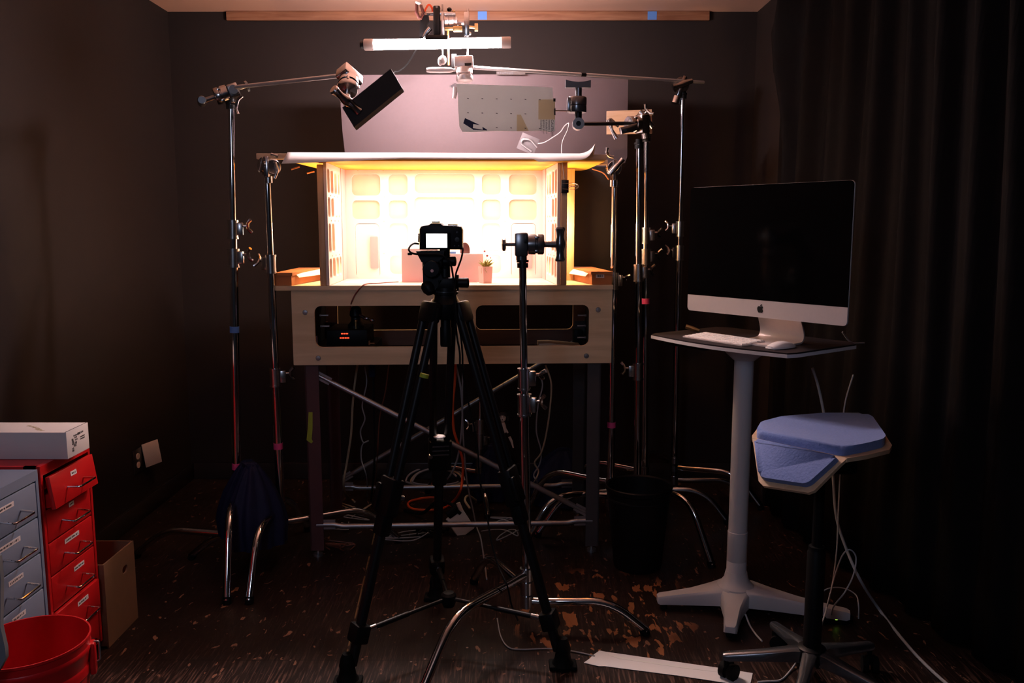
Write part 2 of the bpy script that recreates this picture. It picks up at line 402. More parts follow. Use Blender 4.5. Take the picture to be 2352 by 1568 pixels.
def tag(o, label, cat, group=None):
    o['label'] = label; o['category'] = cat
    if group: o['group'] = group
    return o
def thing(name, label, cat, m, group=None):
    o = bpy.data.objects.new(name, None); COL.objects.link(o); o.empty_display_size = 0.05
    if not isinstance(m, Matrix): m = Matrix.Translation(m)
    o.matrix_world = m; WM[o.name] = m.copy()
    return tag(o, label, cat, group)
def struct(o):
    o['kind'] = 'structure'; return o
def rrect(x0, x1, z0, z1, r, n=5):
    out = []
    for cx, cz, a0 in ((x1 - r, z1 - r, 0), (x0 + r, z1 - r, 90), (x0 + r, z0 + r, 180), (x1 - r, z0 + r, 270)):
        for k in range(n + 1):
            a = R(a0 + 90 * k / n); out.append((cx + r * math.cos(a), cz + r * math.sin(a)))
    return out
def cable(name, label, pts, r, material, n=7, group=None):
    o = B().tube(spline(pts, 8), r, n).build(name, material, origin=Vector(pts[0]))
    return tag(o, label, 'cable', group)

# ================================================================ THE ROOM
XL, XR, YB, ZC = -1.82, 1.298, 4.65, 2.545
YF = -0.6
struct(B().bx((XL - .1, YF, -.06), (1.95, YB + .1, 0)).build('floor', 'floor'))
struct(B().bx((XL - .1, YB, 0), (XR + .1, YB + .1, ZC)).build('wall_back', 'wall'))
struct(B().bx((XL - .1, YF, 0), (XL, YB, ZC)).build('wall_left', 'wall'))
struct(B().prism([(XR, YB, 0), (XR, 4.19, 0), (1.85, 4.19, 0), (1.85, YF, 0), (1.95, YF, 0), (1.95, 4.29, 0), (XR + .1, 4.29, 0), (XR + .1, YB, 0)], (0, 0, ZC)).build('wall_right', 'wall'))
struct(B().bx((XL - .1, YF, ZC), (1.95, YB + .1, ZC + .06)).build('ceiling', 'ceiling'))
def baseboard(name, lo, hi):
    struct(B().bx(lo, hi, 0.004).build(name, 'trim'))
baseboard('baseboard_left', (XL, YF, 0), (XL + .016, YB, .095))
baseboard('baseboard_back', (XL + .016, YB - .016, 0), (XR, YB, .095))
baseboard('baseboard_right', (XR - .016, 4.2, 0), (XR, YB - .016, .095))
# bare wooden strip under the ceiling, with two bits of blue tape
a, b = at(520, 44, YB - .02), at(1630, 32, YB - .02)
tr = struct(B().bx((a.x, YB - .022, ZC - .048), (b.x, YB, ZC - .002), .002).build('trim_1', 'strip'))
for px in (1108, 1498):
    q = at(px, 35, YB - .022)
    B().bx((q.x - .024, YB - .0235, ZC - .046), (q.x + .024, YB - .022, ZC - .004)).build('painters_tape', 'tape_blue', tr, label='small square of blue tape')

# black drape along the right-hand side
path = spline([(1.285, 4.14, 0), (1.33, 3.75, 0), (1.43, 3.2, 0), (1.54, 2.6, 0), (1.64, 2.0, 0), (1.72, 1.3, 0)], 60)
rs = []; s = 0.0
for i, p in enumerate(path):
    q = path[min(i + 1, len(path) - 1)] - path[max(i - 1, 0)]
    if i: s += (p - path[i - 1]).length
    nrm = Vector((-q.y, q.x, 0)).normalized()
    col = []
    for k in range(15):
        z = 0.012 + (ZC - .05) * k / 14
        h = k / 14
        w = s + 0.05 * math.sin(2.3 * h + s * 3)
        amp = 0.012 + 0.021 * (0.35 + h * .65)
        off = amp * (math.sin(w * 31 + 1.2 * math.sin(w * 5.1)) + 0.45 * math.sin(w * 67 + 2 * h) + .3 * math.sin(w * 13 + 3 * h))
        pull = 0.0
        if i < 30: pull = (1 - i / 30) * (0.085 * math.exp(-((h - .90) / .10) ** 2) - 0.05 * math.exp(-((h - .70) / .14) ** 2))
        col.append(Vector((p.x - pull * .9, p.y + pull * .3, z)) + nrm * off)
    rs.append(col)
bb = B(); vs = [[bb.bm.verts.new(p) for p in c] for c in rs]
for c0, c1 in zip(vs, vs[1:]):
    for k in range(14): bb.bm.faces.new((c0[k], c1[k], c1[k + 1], c0[k + 1]))
cur = bb.build('drape', 'curtain', origin=(1.5, 2.8, 0), ang=80)
sol = cur.modifiers.new('thickness', 'SOLIDIFY'); sol.thickness = 0.004
tag(cur, 'black floor-length drape in deep folds down the right-hand side of the room', 'curtain')

# outlet box with its ivory cover hanging open, on the left wall
q = Vector((XL, 4.02, .29))
t = thing('wall_outlet', 'ivory outlet cover plate hanging loose from a black outlet on the left wall', 'outlet', q)
B().bx((XL + .0005, 3.93, .235), (XL + .006, 4.02, .355), .002).build('outlet_plate', 'trim', t)
for z in (.275, .318):
    B().lathe([(.0, 0), (.015, 0), (.015, .004), (0, .005)], 18, Matrix.Translation((XL + .006, 3.972, z)) @ Matrix.Rotation(R(90), 4, 'Y')).build('receptacle', 'ivory', t)
hm = Matrix.Translation((XL + .008, 4.03, .30)) @ Matrix.Rotation(R(-38), 4, 'Z') @ Matrix.Rotation(R(8), 4, 'X')
B(hm).bx((0, .0, -.058), (.006, .085, .062), .002).build('cover_plate', 'ivory', t)

# big grey backdrop board leaning flat on the back wall
lb = at(792, 420, 4.62); 
def bp(px, py): return tp(px, py, .578)
zb0 = 1.1595
outer = [bp(778, 172), bp(1000, 171), bp(1230, 170), bp(1443, 182), bp(1441, 360), bp(1436, 374), bp(1406, 378), (bp(1404, 600)[0], zb0), (bp(815, 600)[0], zb0), bp(800, 420), bp(786, 300)]
bd = B(TM).plate(outer, [], .582, .590).build('backdrop_board', 'backdrop', origin=TM @ Vector((bp(1100, 600)[0], .585, zb0)))
tag(bd, 'large pinkish grey backdrop board standing behind the model set, under the tube lamp', 'board')
q = at(1172, 168, 4.07)
t = tag(B().bx((q.x - .065, 4.0685, q.z - .007), (q.x + .07, 4.0705, q.z + .007)).build('tape_strip', 'old_tape', origin=(q.x, 4.07, q.z)), 'torn strip of pale tape along the top edge of the grey backdrop board', 'tape')
bb = B(); random.seed(3)
for k in range(7):
    x = q.x - .06 + k * .011
    bb.bx((x, 4.067, q.z - random.uniform(.001, .006)), (x + .007, 4.0686, q.z + random.uniform(.002, .006)))
bb.build('scrawl', 'ink', t, label='black scrawl')

# small white card with a loop of wire, hung in front of the backdrop
CQ = at(1213, 330, 3.95)
hm = Matrix.Translation(CQ) @ Matrix.Rotation(R(22), 4, 'Y')
t = thing('tag_card', 'small white card with a bent wire loop hanging above the roof of the model set', 'card', hm)
B(hm).bx((-.042, -.001, -.038), (.042, .001, .038), .0006).build('card', 'tag', t)
B(hm).tube(fillet([(.045, -.006, .0), (.0, -.005, .022), (-.032, -.005, .008), (-.03, -.005, -.012), (.028, -.005, -.026)], .02), .005, 8).build('wire_loop', 'galv', t)

# ================================================================ WORK BENCH
TOPZ = 1.178
bench = thing('work_bench', 'tall plywood work bench on steel legs carrying the lit model set', 'workbench', TM)
L0 = tp(668, 655, 0)[0]; L1 = tp(1407, 648, 0)[0]
hz1, hz0 = tp(855, 702, 0)[1], tp(855, 797, 0)[1]
h1 = rrect(tp(723, 750, 0)[0], tp(985, 750, 0)[0], hz0, hz1, .028)
h2 = rrect(tp(1093, 750, 0)[0], tp(1353, 750, 0)[0], hz0, hz1, .028)
PZ0 = tp(1038, 836, 0)[1]
pan = rrect(L0, L1, PZ0, TOPZ - .019, .004, 2)
B(TM).plate(pan, [h1, h2], 0.0, 0.018).build('front_panel', 'ply', bench)
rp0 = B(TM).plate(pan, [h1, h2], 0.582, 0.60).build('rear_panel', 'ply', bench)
B(TM).plate(pan, [h1, h2], 0.5805, 0.5818).build('shade_skin', 'shade_ply', rp0, label='thin dark skin for the shade inside the bench')  # dark skin paints the inner shade onto the rear panel
for x in (L0 + .02, L1 - .038):
    B(TM).bx((x, .018, PZ0 + .01), (x + .018, .582, TOPZ - .019)).build('side_panel', 'black_metal', bench)
# the top board, left open at the back so cables can drop through
X0, X1 = L0 - .065, L1 + .002
B(TM).bx((X0, -.004, TOPZ - .019), (X1, .50, TOPZ)).build('bench_top', 'ply', bench)
for i, x in enumerate((L0 + .04, L1 - .098)):
    for j, w in enumerate((.02, .532)):
        mm = 'red_leg' if i == 0 else 'grey_leg'
        s = 1 if i == 0 else -1
        xa, xb = (x, x + .058)
        bb = B(TM).bx((xa, w, .03), (xb, w + .006, PZ0 + .12)).bx((xa if s > 0 else xb - .006, w, .03), (xa + .006 if s > 0 else xb, w + .045, PZ0 + .12))
        lg = bb.build('leg', mm, bench, label='dark red angle iron leg' if i == 0 else 'grey angle iron leg')
        B(TM).cyl((x + .029, w + .02, 0), (x + .029, w + .02, .012), .02).cyl((x + .029, w + .02, .012), (x + .029, w + .02, .035), .006).build('levelling_foot', 'galv', lg)
        if i == 0 and j == 0:
            pts = [(709, 946), (718, 946), (718, 985), (716, 1008), (719, 1014), (715, 1018), (704, 1010), (707, 985)]
            tt = B(TM).prism([(tp(px, py, .019)[0], .0185, tp(px, py, .019)[1]) for px, py in pts], (0, -.0008, 0)).build('tape_label', 'green_tape', lg, label='strip of yellow green tape with handwriting')
            bb = B(TM)
            for k, py in enumerate((956, 962, 969, 980, 986, 992)):
                ux, uz = tp(712.5, py, .0175); bb.box((ux, .0174, uz), (.009, .0004, .003), Matrix.Translation((ux, 0, uz)) @ Matrix.Rotation(.5 * (-1) ** k, 4, 'Y') @ Matrix.Translation((-ux, 0, -uz)))
bracez = .135
for w, px0 in ((.03, 745), (.57, 790)):
    xa, xb = L0 + .098, L1 - .098
    B(TM).tube(fillet([(xa - .03, w, bracez + .008), (xa + .045, w, bracez + .008), (xa + .075, w, bracez), (xb - .075, w, bracez), (xb - .045, w, bracez + .008), (xb + .03, w, bracez + .008)], .02), .0115, 12).bx((xa - .04, w - .004, bracez - .012), (xa + .05, w + .004, bracez + .03)).bx((xb - .05, w - .004, bracez - .012), (xb + .04, w + .004, bracez + .03)).build('cross_bar', 'galv', bench)
def diagonal(w, a, b):
    a = Vector((a[0], w, a[1])); b = Vector((b[0], w, b[1])); d = (b - a).normalized()
    bb = B(TM).tube([a, a + d * .05, a + d * .09, b - d * .09, b - d * .05, b], [.008, .008, .0115, .0115, .008, .008], 12)
    for p, s in ((a, 1), (b, -1)):
        bb.box(p + d * s * .03, (.075, .005, .034), Matrix.Translation(p + d * s * .03) @ frame_from((0, 0, 0), d) @ Matrix.Translation(-(p + d * s * .03)))
        bb.cyl(p + Vector((0, -.006, 0)), p + Vector((0, .004, 0)), .009)
    bb.build('diagonal_brace', 'galv', bench)
diagonal(.035, (L0 + .085, PZ0 - .045), (L1 - .085, bracez + .04))
diagonal(.565, (L0 + .085, bracez + .04), (L1 - .085, PZ0 + .01))
for px, py in ((701, 717), (731, 822), (1374, 711), (1347, 817)):
    u, z = tp(px, py, 0)
    B(TM).lathe([(0, -.004), (.009, -.003), (.011, .0), (.011, .002)], 16, Matrix.Translation((u, -.001, z)) @ Matrix.Rotation(R(90), 4, 'X') @ Matrix.Scale(-1, 4, (0, 0, 1))).build('bolt', 'galv', bench)

# things stowed in the bench frame
def tw(u, w, z): return TM @ Vector((u, w, z))
psu = thing('power_supply', 'black bench power supply with two rows of red digits inside the left opening', 'power supply', TM @ Matrix.Translation((-.42, .16, PZ0 + .02)))
ZS = hz0 - .012
B(TM).bx((-.60, .10, PZ0 + .0), (-.345, .42, ZS)).build('shelf', 'black_metal', psu)
B(TM).bx((-.55, .12, ZS), (-.375, .36, ZS + .070), .004).build('case', 'black_plastic', psu)
for px, py, n in ((797, 766, 3), (794, 776, 4)):
    u, z = tp(px, py, .118)
    bb = B(TM)
    for k in range(n): bb.bx((u - .025 + k * .0105, .1175, z - .0022), (u - .017 + k * .0105, .1198, z + .0022))
    bb.build('digit_display', 'led', psu, label='row of glowing red digits')
bh = thing('ball_clamp', 'small ball head clamp on top of the black power supply', 'clamp', TM @ Matrix.Translation((-.41, .2, ZS + .07)))
def tq(px, py, w):
    u, z = tp(px, py, w); return Vector((u, w, z))
c0 = tq(818, 758, .2); c0.z = ZS + .0705
B(TM).lathe([(.0, 0), (.036, 0), (.036, .012), (.022, .028), (.020, .045), (.027, .055), (.024, .085), (.012, .095), (0, .096)], 20, Matrix.Translation(c0)).build('body', 'black_metal', bh)
B(TM).ball(tq(816, 720, .2), .012).build('ball', 'brass', bh)
B(TM).tube([tq(822, 722, .19), tq(836, 728, .18)], .008).ball(tq(842, 731, .18), (.016, .007, .008)).ball(tq(855, 735, .18), (.013, .009, .009)).build('lever', 'cast', bh)
B(TM).tube([tq(818, 760, .17), tq(817, 738, .17)], .006).ball(tq(817, 737, .17), .007).build('screw', 'brass', bh)
B(TM).prism([tq(838, 783, .15), tq(849, 783, .15), tq(849, 797, .15), tq(845, 797, .15)], (0, .03, 0)).bx(tq(849, 787.5, .15), tq(860, 789.5, .15) + Vector((0, .012, 0))).build('orange_clip', 'kraft_red', bh, label='small orange tag')
ac = tag(B(TM).bx(tq(1318, 757, .4), tq(1338, 795, .4) + Vector((0, .06, 0)), .004).build('small_black_box', 'black_plastic', origin=tw(.5, .43, hz0)), 'small black box in the right end of the bench opening', 'box')
sc = tag(B(TM).prism([tq(1238, 789, .3), tq(1262, 788, .3), tq(1335, 795, .28), tq(1335, 799, .28), tq(1238, 798, .3)], (0, .12, 0)).build('wood_offcut', 'pine_h', origin=tw(.35, .35, hz0 - .01)), 'thin wood offcut lying in the right opening of the bench', 'wood')
for px, py, w in ((738, 724, .06), (740, 749, .06), (1343, 724, .06), (1342, 748, .06), (1342, 775, .06)):
    u, z = tp(px, py, w)
    bo = B(TM).lathe([(0, -.008), (.006, -.007), (.007, 0), (.004, .0), (.004, .03)], 10, Matrix.Translation((u, w, z)) @ Matrix.Rotation(R(90 if px < 1000 else -90), 4, 'Y')).build('hex_bolt', 'galv', bench)

# ================================================================ MODEL SET ON THE BENCH
WH = 1.678
uL, uR = tp(757, 655, 0)[0], tp(1279, 652, 0)[0]
BW = .47
def sidewall(name, label, u0, u1, s):
    m0 = TM @ Matrix.Translation((u0, 0, TOPZ))
    d = Vector((u1 - u0, BW, 0)); ln = d.length
    mw = m0 @ frame_from((0, 0, 0), d)          # local X runs back along the wall, Z up
    t = thing(name, label, 'set wall', mw)
    H = WH - TOPZ
    holes = []
    for z0, z1 in ((.755, .955), (.557, .724), (.265, .51), (.05, .22)):
        for x0, x1 in ((.018, .075), (.10, .165), (.19, .255), (.28, .33)):
            holes.append(rrect(x0, x1, H * z0 + .003, H * z1, .012, 4))
    mk = mw
    B(mk).plate(rrect(0, ln, .001, H, .002, 2), holes, 0, .012 * s).build('window_panel', 'setwhite', t)
    B(mk).bx((.36, -.004 * s, .001), (ln - .004, -.0005 * s, H)).build('end_strip', 'setpink', t, label='plain pink strip')
    for k, x in enumerate((.087, .178, .267)):
        bb = B(mk)
        for z in (.533, .74, .24): bb.cyl((x, -.0022 * s, H * z), (x, .001 * s, H * z), .003, n=8)
        bb.build('pin', 'card_stain', t)
    return t
sidewall('model_wall', 'left side wall of the model set, pale pink with rows of window slots', uL, uL + .0, 1)
sidewall('model_wall', 'right side wall of the model set, pale pink with rows of window slots', uR, uR - .022, -1)
bu0, bu1 = uL + .003, uR - .025
mbk = TM @ Matrix.Translation((0, BW, 0))
bw = thing('model_wall', 'back wall of the model set with glowing cream window panels and two doors', 'set wall', TM @ Matrix.Translation(((bu0 + bu1) / 2, BW, TOPZ)))
def wq(px, py): return tp(px, py, BW)
wins = []
for x0, x1, y0, y1 in ((808, 873, 400, 449), (893, 936, 400, 448), (953, 1090, 399, 444), (1107, 1150, 400, 447), (1169, 1233, 400, 447),
                       (809, 872, 460, 503), (893, 936, 460, 503), (953, 1090, 453, 575), (1107, 1150, 458, 506), (1169, 1233, 458, 505),
                       (895, 937, 512, 578), (1107, 1150, 512, 577), (896, 937, 586, 629), (1107, 1151, 584, 627)):
    a, b = wq(x0, y1), wq(x1, y0); wins.append((a[0], b[0], a[1], b[1]))
doors = []
for x0, x1, y0 in ((815, 871, 513), (1174, 1231, 512)):
    a, b = wq(x0, y0), wq(x1, y0); doors.append((a[0], b[0], TOPZ + .006, a[1]))
B(TM).plate(rrect(bu0, bu1, TOPZ + .001, WH, .002, 2), [rrect(*w, .023, 7) for w in wins] + [rrect(*d, .020, 7) for d in doors], BW, BW + .012).build('wall_panel', 'setwhite', bw)
for w in wins: B(TM).plate(rrect(w[0] - .004, w[1] + .004, w[2] - .004, w[3] + .004, .014), [], BW + .0125, BW + .0155).build('window_pane', 'pane', bw)
for i, d in enumerate(doors):
    dr = B(TM).plate(rrect(d[0] + .002, d[1] - .002, d[2], d[3] - .003, .015), [], BW + .002, BW + .014).build('door', 'setwhite', bw)
    px = (852, 868) if i == 0 else (1206, 1222)
    a, b = wq(px[0], 616), wq(px[1], 543)
    B(TM).plate(rrect(a[0], b[0], a[1], b[1], .004), [], BW - .008, BW - .0).build('door_handle', 'rosebar', dr, label='long rose coloured handle plate')
bb = B(TM)
for px, py in ((822, 392), (880, 392), (944, 392), (1100, 392), (1160, 392), (883, 452), (944, 452), (1098, 452), (1160, 454), (882, 508), (944, 508), (1100, 508), (1160, 508), (882, 582), (944, 582), (1100, 580), (1160, 580)):
    u, z = wq(px, py); bb.lathe([(0, -.001), (.0025, -.001), (.0025, .001)], 8, Matrix.Translation((u, BW, z)) @ Matrix.Rotation(R(90), 4, 'X'))
bb.build('pins', 'card_stain', bw)

# posts and boards that prop the set
def post(label, u0, u1, w0, w1, z1, material='pine', name='wood_post'):
    o = B(TM).bx((u0, w0, TOPZ + .0005), (u1, w1, z1), .003).build(name, material, origin=tw((u0 + u1) / 2, (w0 + w1) / 2, TOPZ))
    return tag(o, label, 'post')
u0 = tp(735, 655, -.0)[0]
post('pine post standing against the left side wall of the model set', u0, uL - .0135, .004, .085, tp(745, 377, 0)[1])
post('pine post with a black binder clip at the right front of the model set', uR + .0135, tp(1301, 655, 0)[0], -.006, .065, tp(1290, 372, 0)[1])
o = B(TM).bx((tp(1301, 640, .3)[0] - .03, .30, TOPZ + .0005), (tp(1318, 640, .3)[0], .318, tp(1310, 388, .3)[1]), .002).build('wood_board', 'pine', origin=tw(uR + .05, .31, TOPZ)); tag(o, 'upright pine board lit yellow behind the right post of the set', 'board')

a = tp(1316, 645, .50)[0]; b = tp(1411, 645, .50)[0]
o = B(TM).bx((a, .488, TOPZ + .0005), (b, .494, tp(1360, 383, .49)[1]), .001).build('foam_sheet', 'foam_black', origin=tw((a + b) / 2, .49, TOPZ)); tag(o, 'black foam sheet standing behind the right end of the bench', 'board')
# binder clip and its wire
u, z = tp(1298, 428, -.012)
t = thing('binder_clip', 'black binder clip on the right front post of the model set', 'clip', TM @ Matrix.Translation((u, -.012, z)))
B(TM).prism([(u - .016, -.006, z), (u - .016, -.020, z), (u + .014, -.011, z)], (0, 0, .052), Matrix.Translation((0, 0, -.026))).bx((u - .016, -.0215, z - .026), (u + .014, -.008, z + .026), .001).build('clip_body', 'black_metal', t)
for s in (1, -1):
    B(TM).tube(fillet([(u - .012, -.023, z + s * .010), (u + .03, -.024, z + s * .014), (u + .05, -.024, z + s * .008), (u + .055, -.024, z), (u + .05, -.024, z - s * .004), (u + .012, -.022, z + s * .004)], .008), .0013, 6).build('clip_handle', 'galv', t)
cable('hanging_wire', 'thin white wire running up from the binder clip to the small hanging card', [tw(u - .004, -.024, z + .03), at(1292, 375, 3.5), at(1290, 350, 3.55), at(1292, 325, 3.6), at(1303, 300, 3.65), at(1306, 283, 3.68), at(1296, 290, 3.72), at(1287, 303, 3.78), at(1270, 315, 3.85), at(1250, 327, 3.93), CQ + Vector((.045, -.006, .0))], .0022, 'white_cable', 6)

# roof: battens, orange board, white paper
zb = 1.6853
o = B(TM).bx((tp(591, 366, -.045)[0], -.06, zb), (tp(1392, 366, -.045)[0], -.03, zb + .022), .002).build('wood_batten', 'pine_h', origin=tw(0, -.045, zb)); tag(o, 'long pine batten carrying the front of the orange roof board', 'batten')
o = B(TM).bx((tp(735, 366, .2)[0], .20, zb), (tp(1396, 372, .2)[0], .23, zb + .022), .002).build('wood_batten', 'pine_h', origin=tw(.1, .215, zb)); tag(o, 'pine batten behind the front one, held by the right short stand', 'batten')
def roofpt(px, py, w): u, z = tp(px, py, w); return (u, w, zb + .0225)
rp_ = [(tp(664, 370, -.02)[0], -.050, 0), (tp(1388, 370, -.05)[0], -.066, 0), (tp(1378, 375, .05)[0], .10, 0), (tp(1352, 392, .35)[0], .42, 0), (tp(1330, 392, .5)[0], .52, 0), (tp(745, 392, .5)[0], .52, 0), (tp(716, 385, .3)[0], .30, 0)]
o = B(TM).prism([(x, y, WH + .001) for x, y, _ in rp_], (0, 0, .006)).build('roof_board', 'orange', origin=tw(0, .2, WH + .001)); tag(o, 'orange corrugated board forming the roof of the model set', 'board')
# paper: grid over the roof, front edge hanging down, right corner curled up
def paper():
    bb = B(TM); nu, nw = 60, 10
    ua, ub = tp(661, 365, -.06)[0], tp(1378, 365, -.06)[0]
    g = []
    for i in range(nu + 1):
        f = i / nu; u = ua + (ub - ua) * f; col = []
        drop = .047 - .055 * f
        if f > .79: drop = .037 + (.79 - f) * .06
        if .36 < f < .79: drop = .026
        for j in range(nw + 1):
            if j == 0: p = Vector((u - .012 * (1 - f), -.118, 1.711 - drop))
            elif j == 1: p = Vector((u, -.060, 1.7115))
            else:
                p = Vector((u + .01 * math.sin(j) * (f < .03), -.060 + .53 * (j - 1) / (nw - 1), 1.7112 + .0015 * math.sin(f * 40 + j)))
            c = max(0, (f - .93) / .07) * max(0, 1 - j / 6)
            p.z += .055 * c * c; p.x -= .03 * c * c
            col.append(p)
        g.append(col)
    vs = [[bb.bm.verts.new(p) for p in c] for c in g]
    for a, b in zip(vs, vs[1:]):
        for k in range(nw): bb.bm.faces.new((a[k], b[k], b[k + 1], a[k + 1]))
    o = bb.build('paper_sheet', 'paper', origin=tw(0, 0, 1.711), ang=50)
    so = o.modifiers.new('thickness', 'SOLIDIFY'); so.thickness = .0012
    return tag(o, 'long white paper sheet over the roof board with a curled right corner', 'paper')
paper()
for pts, lab in (([(1360, 388, .35), (1385, 397, .3), (1398, 412, .25)], 'thin orange wire from the roof board to the right short stand'),
                 ([(669, 389, .05), (688, 383, .05)], 'short torn orange strip poking out under the left of the roof'),
                 ([(705, 398, .2), (722, 394, .2)], 'second torn orange strip under the left of the roof, nearer the set')):
    cable('paper_strip', lab, [TM @ tq(px, py, w) for px, py, w in pts], .0028, 'kraft_red', 6)
for o in COL.objects:
    if o.name.startswith('paper_strip'): o['category'] = 'strip'

# furniture of the set
o = B(TM).prism([(uL + .004, .002, TOPZ), (uR - .004, .002, TOPZ), (uR - .024, BW - .002, TOPZ), (uL + .004, BW - .002, TOPZ)], (0, 0, .0008)).build('set_flooring', 'setwhite', origin=tw(0, .2, TOPZ)); tag(o, 'pale floor sheet of the model set on the bench top', 'sheet')
def deskbox(name, material, label, cat, px0, px1, py0, w0, w1, parent=None):
    a = tp(px0, py0, w0); b = tp(px1, py0, w0)
    return B(TM).bx((a[0], w0, TOPZ + .001), (b[0], w1, a[1]), .001).build(name, material, parent, origin=None if parent else tw((a[0] + b[0]) / 2, w0, TOPZ))
t = thing('model_desk', 'small pink reception desk inside the model set', 'model furniture', TM @ Matrix.Translation((tp(1010, 643, .19)[0], .19, TOPZ)))
deskbox('desk_front', 'deskpink', '', '', 1006, 1110, 583, .19, .24, t)
deskbox('desk_side', 'deskpink', '', '', 922, 1005, 571, .185, .27, t)
a = tp(905, 0, .15)[0]; b = tp(1092, 0, .15)[0]
B(TM).bx((a, .14, TOPZ), (b, .30, TOPZ + .0014)).build('base_plate', 'setpink', t)
ub, zb2 = tp(1068, 568, .29)
t = thing('model_chair', 'brown rounded chair back behind the pink reception desk', 'model furniture', TM @ Matrix.Translation((ub, .29, TOPZ)))
B(TM).plate([(ub - .022, TOPZ + .115)] + [(ub + .022 * math.cos(R(180 - k * 15)), tp(0, 575, .29)[1] + .033 * math.sin(R(k * 15))) for k in range(13)] + [(ub + .022, TOPZ + .115)], [], .285, .305, bev=.004).build('backrest', 'brown', t)
B(TM).cyl((ub, .295, TOPZ + .012), (ub, .295, TOPZ + .125), .005).build('post', 'brown', t)
B(TM).cyl((ub, .295, TOPZ + .001), (ub, .295, TOPZ + .012), .026, .022).build('foot', 'brown', t)
a = tq(1040, 585, .22); a.z = tp(1040, 583, .22)[1] + .0016
o = B(TM).box(a + Vector((0, 0, .004)), (.028, .016, .010), None, .002).build('blue_scrap', 'bluebit', origin=TM @ a); tag(o, 'tiny blue piece on the pink model desk beside the camera', 'model prop')
u, _ = tp(1115, 643, .13)
t = thing('potted_plant', 'tiny potted plant with pink flowers in front of the model desk', 'model plant', TM @ Matrix.Translation((u, .13, TOPZ)))
s = .0175 / 1
pz = tp(1115, 612, .13)[1]
mm = TM @ Matrix.Translation((u, .13, TOPZ + .001)) @ Matrix.Rotation(R(28), 4, 'Z')
h = pz - TOPZ
bb = B(mm); bb.rings([[Vector((x * k, y * k, z)) for x, y in ((-.022, -.022), (.022, -.022), (.022, .022), (-.022, .022))] for k, z in ((.9, 0), (1.05, h), (.93, h), (.9, h - .008))]); bb.build('pot', 'setpink', t)
random.seed(5); bb = B(mm)
for k in range(34):
    a = random.uniform(0, 6.28); l = random.uniform(.022, .045); r = random.uniform(.2, .95)
    d = Vector((math.cos(a) * r, math.sin(a) * r, 1)).normalized(); p0 = Vector((math.cos(a) * .006, math.sin(a) * .006, h - .008))
    bb.tube([p0, p0 + d * l * .6, p0 + d * l + Vector((math.cos(a), math.sin(a), -.3)) * .008], [.0016, .0024, .0003], 5)
bb.build('foliage', 'leaf', t)
for px, py, r in ((1113, 577, .0046), (1119, 587, .0050), (1127, 592, .0026)):
    q = tq(px, py, .13)
    st = B(TM).tube(spline([(u, .13, pz - .004), (u * .6 + q.x * .4, .13, pz * .5 + q.z * .5), q], 5), .0006, 5).build('stem', 'leaf', t)
    B(TM).ball(q, (r, r * .8, r), None, 10, 7).build('blossom', 'flower', st)
B(TM).tube(spline([(u - .012, .107, pz + .001), (u - .018, .102, pz - .01), (u - .017, .104, pz - .028)], 5), .0008, 5).tube(spline([(u + .002, .107, pz + .001), (u - .002, .102, pz - .012), (u + .006, .104, pz - .024)], 5), .0008, 5).build('tendril', 'leaf', t)
cable('thin_wire', 'thin dark red wire running from the set floor down into the left bench opening', [tw(tp(915, 640, .2)[0], .2, TOPZ + .002), tw(tp(890, 642, .16)[0], .16, TOPZ + .002), tw(tp(868, 645, .11)[0], .11, TOPZ + .002), tw(tp(850, 644, .12)[0], .09, TOPZ + .003), tw(tp(838, 650, .02)[0], .01, TOPZ + .004), tw(tp(828, 660, -.01)[0], -.010, tp(828, 660, -.01)[1]), tw(tp(815, 677, -.008)[0], -.008, tp(815, 677, -.008)[1]), tw(tp(807, 695, -.006)[0], -.006, tp(807, 695, 0)[1]), tw(tp(804, 712, .06)[0], .06, tp(804, 712, .06)[1])], .0026, 'red_cable', 7)

# flat cardboard boxes either side of the set
def flatbox(label, u0, u1, ub0, ub1, h, lab=False):
    m = TM; W = .44
    t = thing('cardboard_box', label, 'box', TM @ Matrix.Translation(((u0 + u1) / 2, .2, TOPZ)))
    w0 = .008
    B(m).prism([(u0, w0, TOPZ + .001), (u1, w0, TOPZ + .001), (ub1, w0 + W, TOPZ + .001), (ub0, w0 + W, TOPZ + .001)], (0, 0, h)).build('box_body', 'kraft_red', t)
    s = 1 if lab else -1
    e = .004
    B(m).prism([(u0 - e, w0 - .003 + .0, TOPZ + h + .0015), (u1 + e, w0 - .003, TOPZ + h + .0015), (ub1 + e, w0 + W + .004, TOPZ + h + .0015), (ub0 - e, w0 + W + .004, TOPZ + h + .0015)], (0, 0, .012)).build('lid', 'kraft_red', t)
    # the side flap folded out towards the set
    if lab: fl = [(u0 - e, .05, TOPZ + h + .010), (ub0 - e, w0 + W, TOPZ + h + .010), (ub0 - .028, w0 + W, TOPZ + h - .012), (u0 - .020, .06, TOPZ + h - .010)]
    else: fl = [(u1 + e, .05, TOPZ + h + .010), (ub1 + e, w0 + W, TOPZ + h + .010), (ub1 + .028, w0 + W, TOPZ + h - .012), (u1 + .020, .06, TOPZ + h - .010)]
    B(m).prism(fl, (0, 0, .002)).build('flap', 'paper', t, label='pale flap')
    if lab:
        a, b = tp(1369, 638, .004), tp(1388, 629, .004)
        l = B(m).bx((a[0], w0 - .001, a[1]), (b[0], w0 - .0002, b[1])).build('barcode_label', 'label', t, label='white barcode label')
        bb = B(m); n = 15
        for k in range(n):
            x = a[0] + .004 + k * (b[0] - a[0] - .008) / n
            bb.bx((x, w0 - .0014, a[1] + .003), (x + random.choice((.0006, .0011, .0015)), w0 - .001, b[1] - .004))
        bb.build('barcode', 'ink', l)
uu = L0 - .064
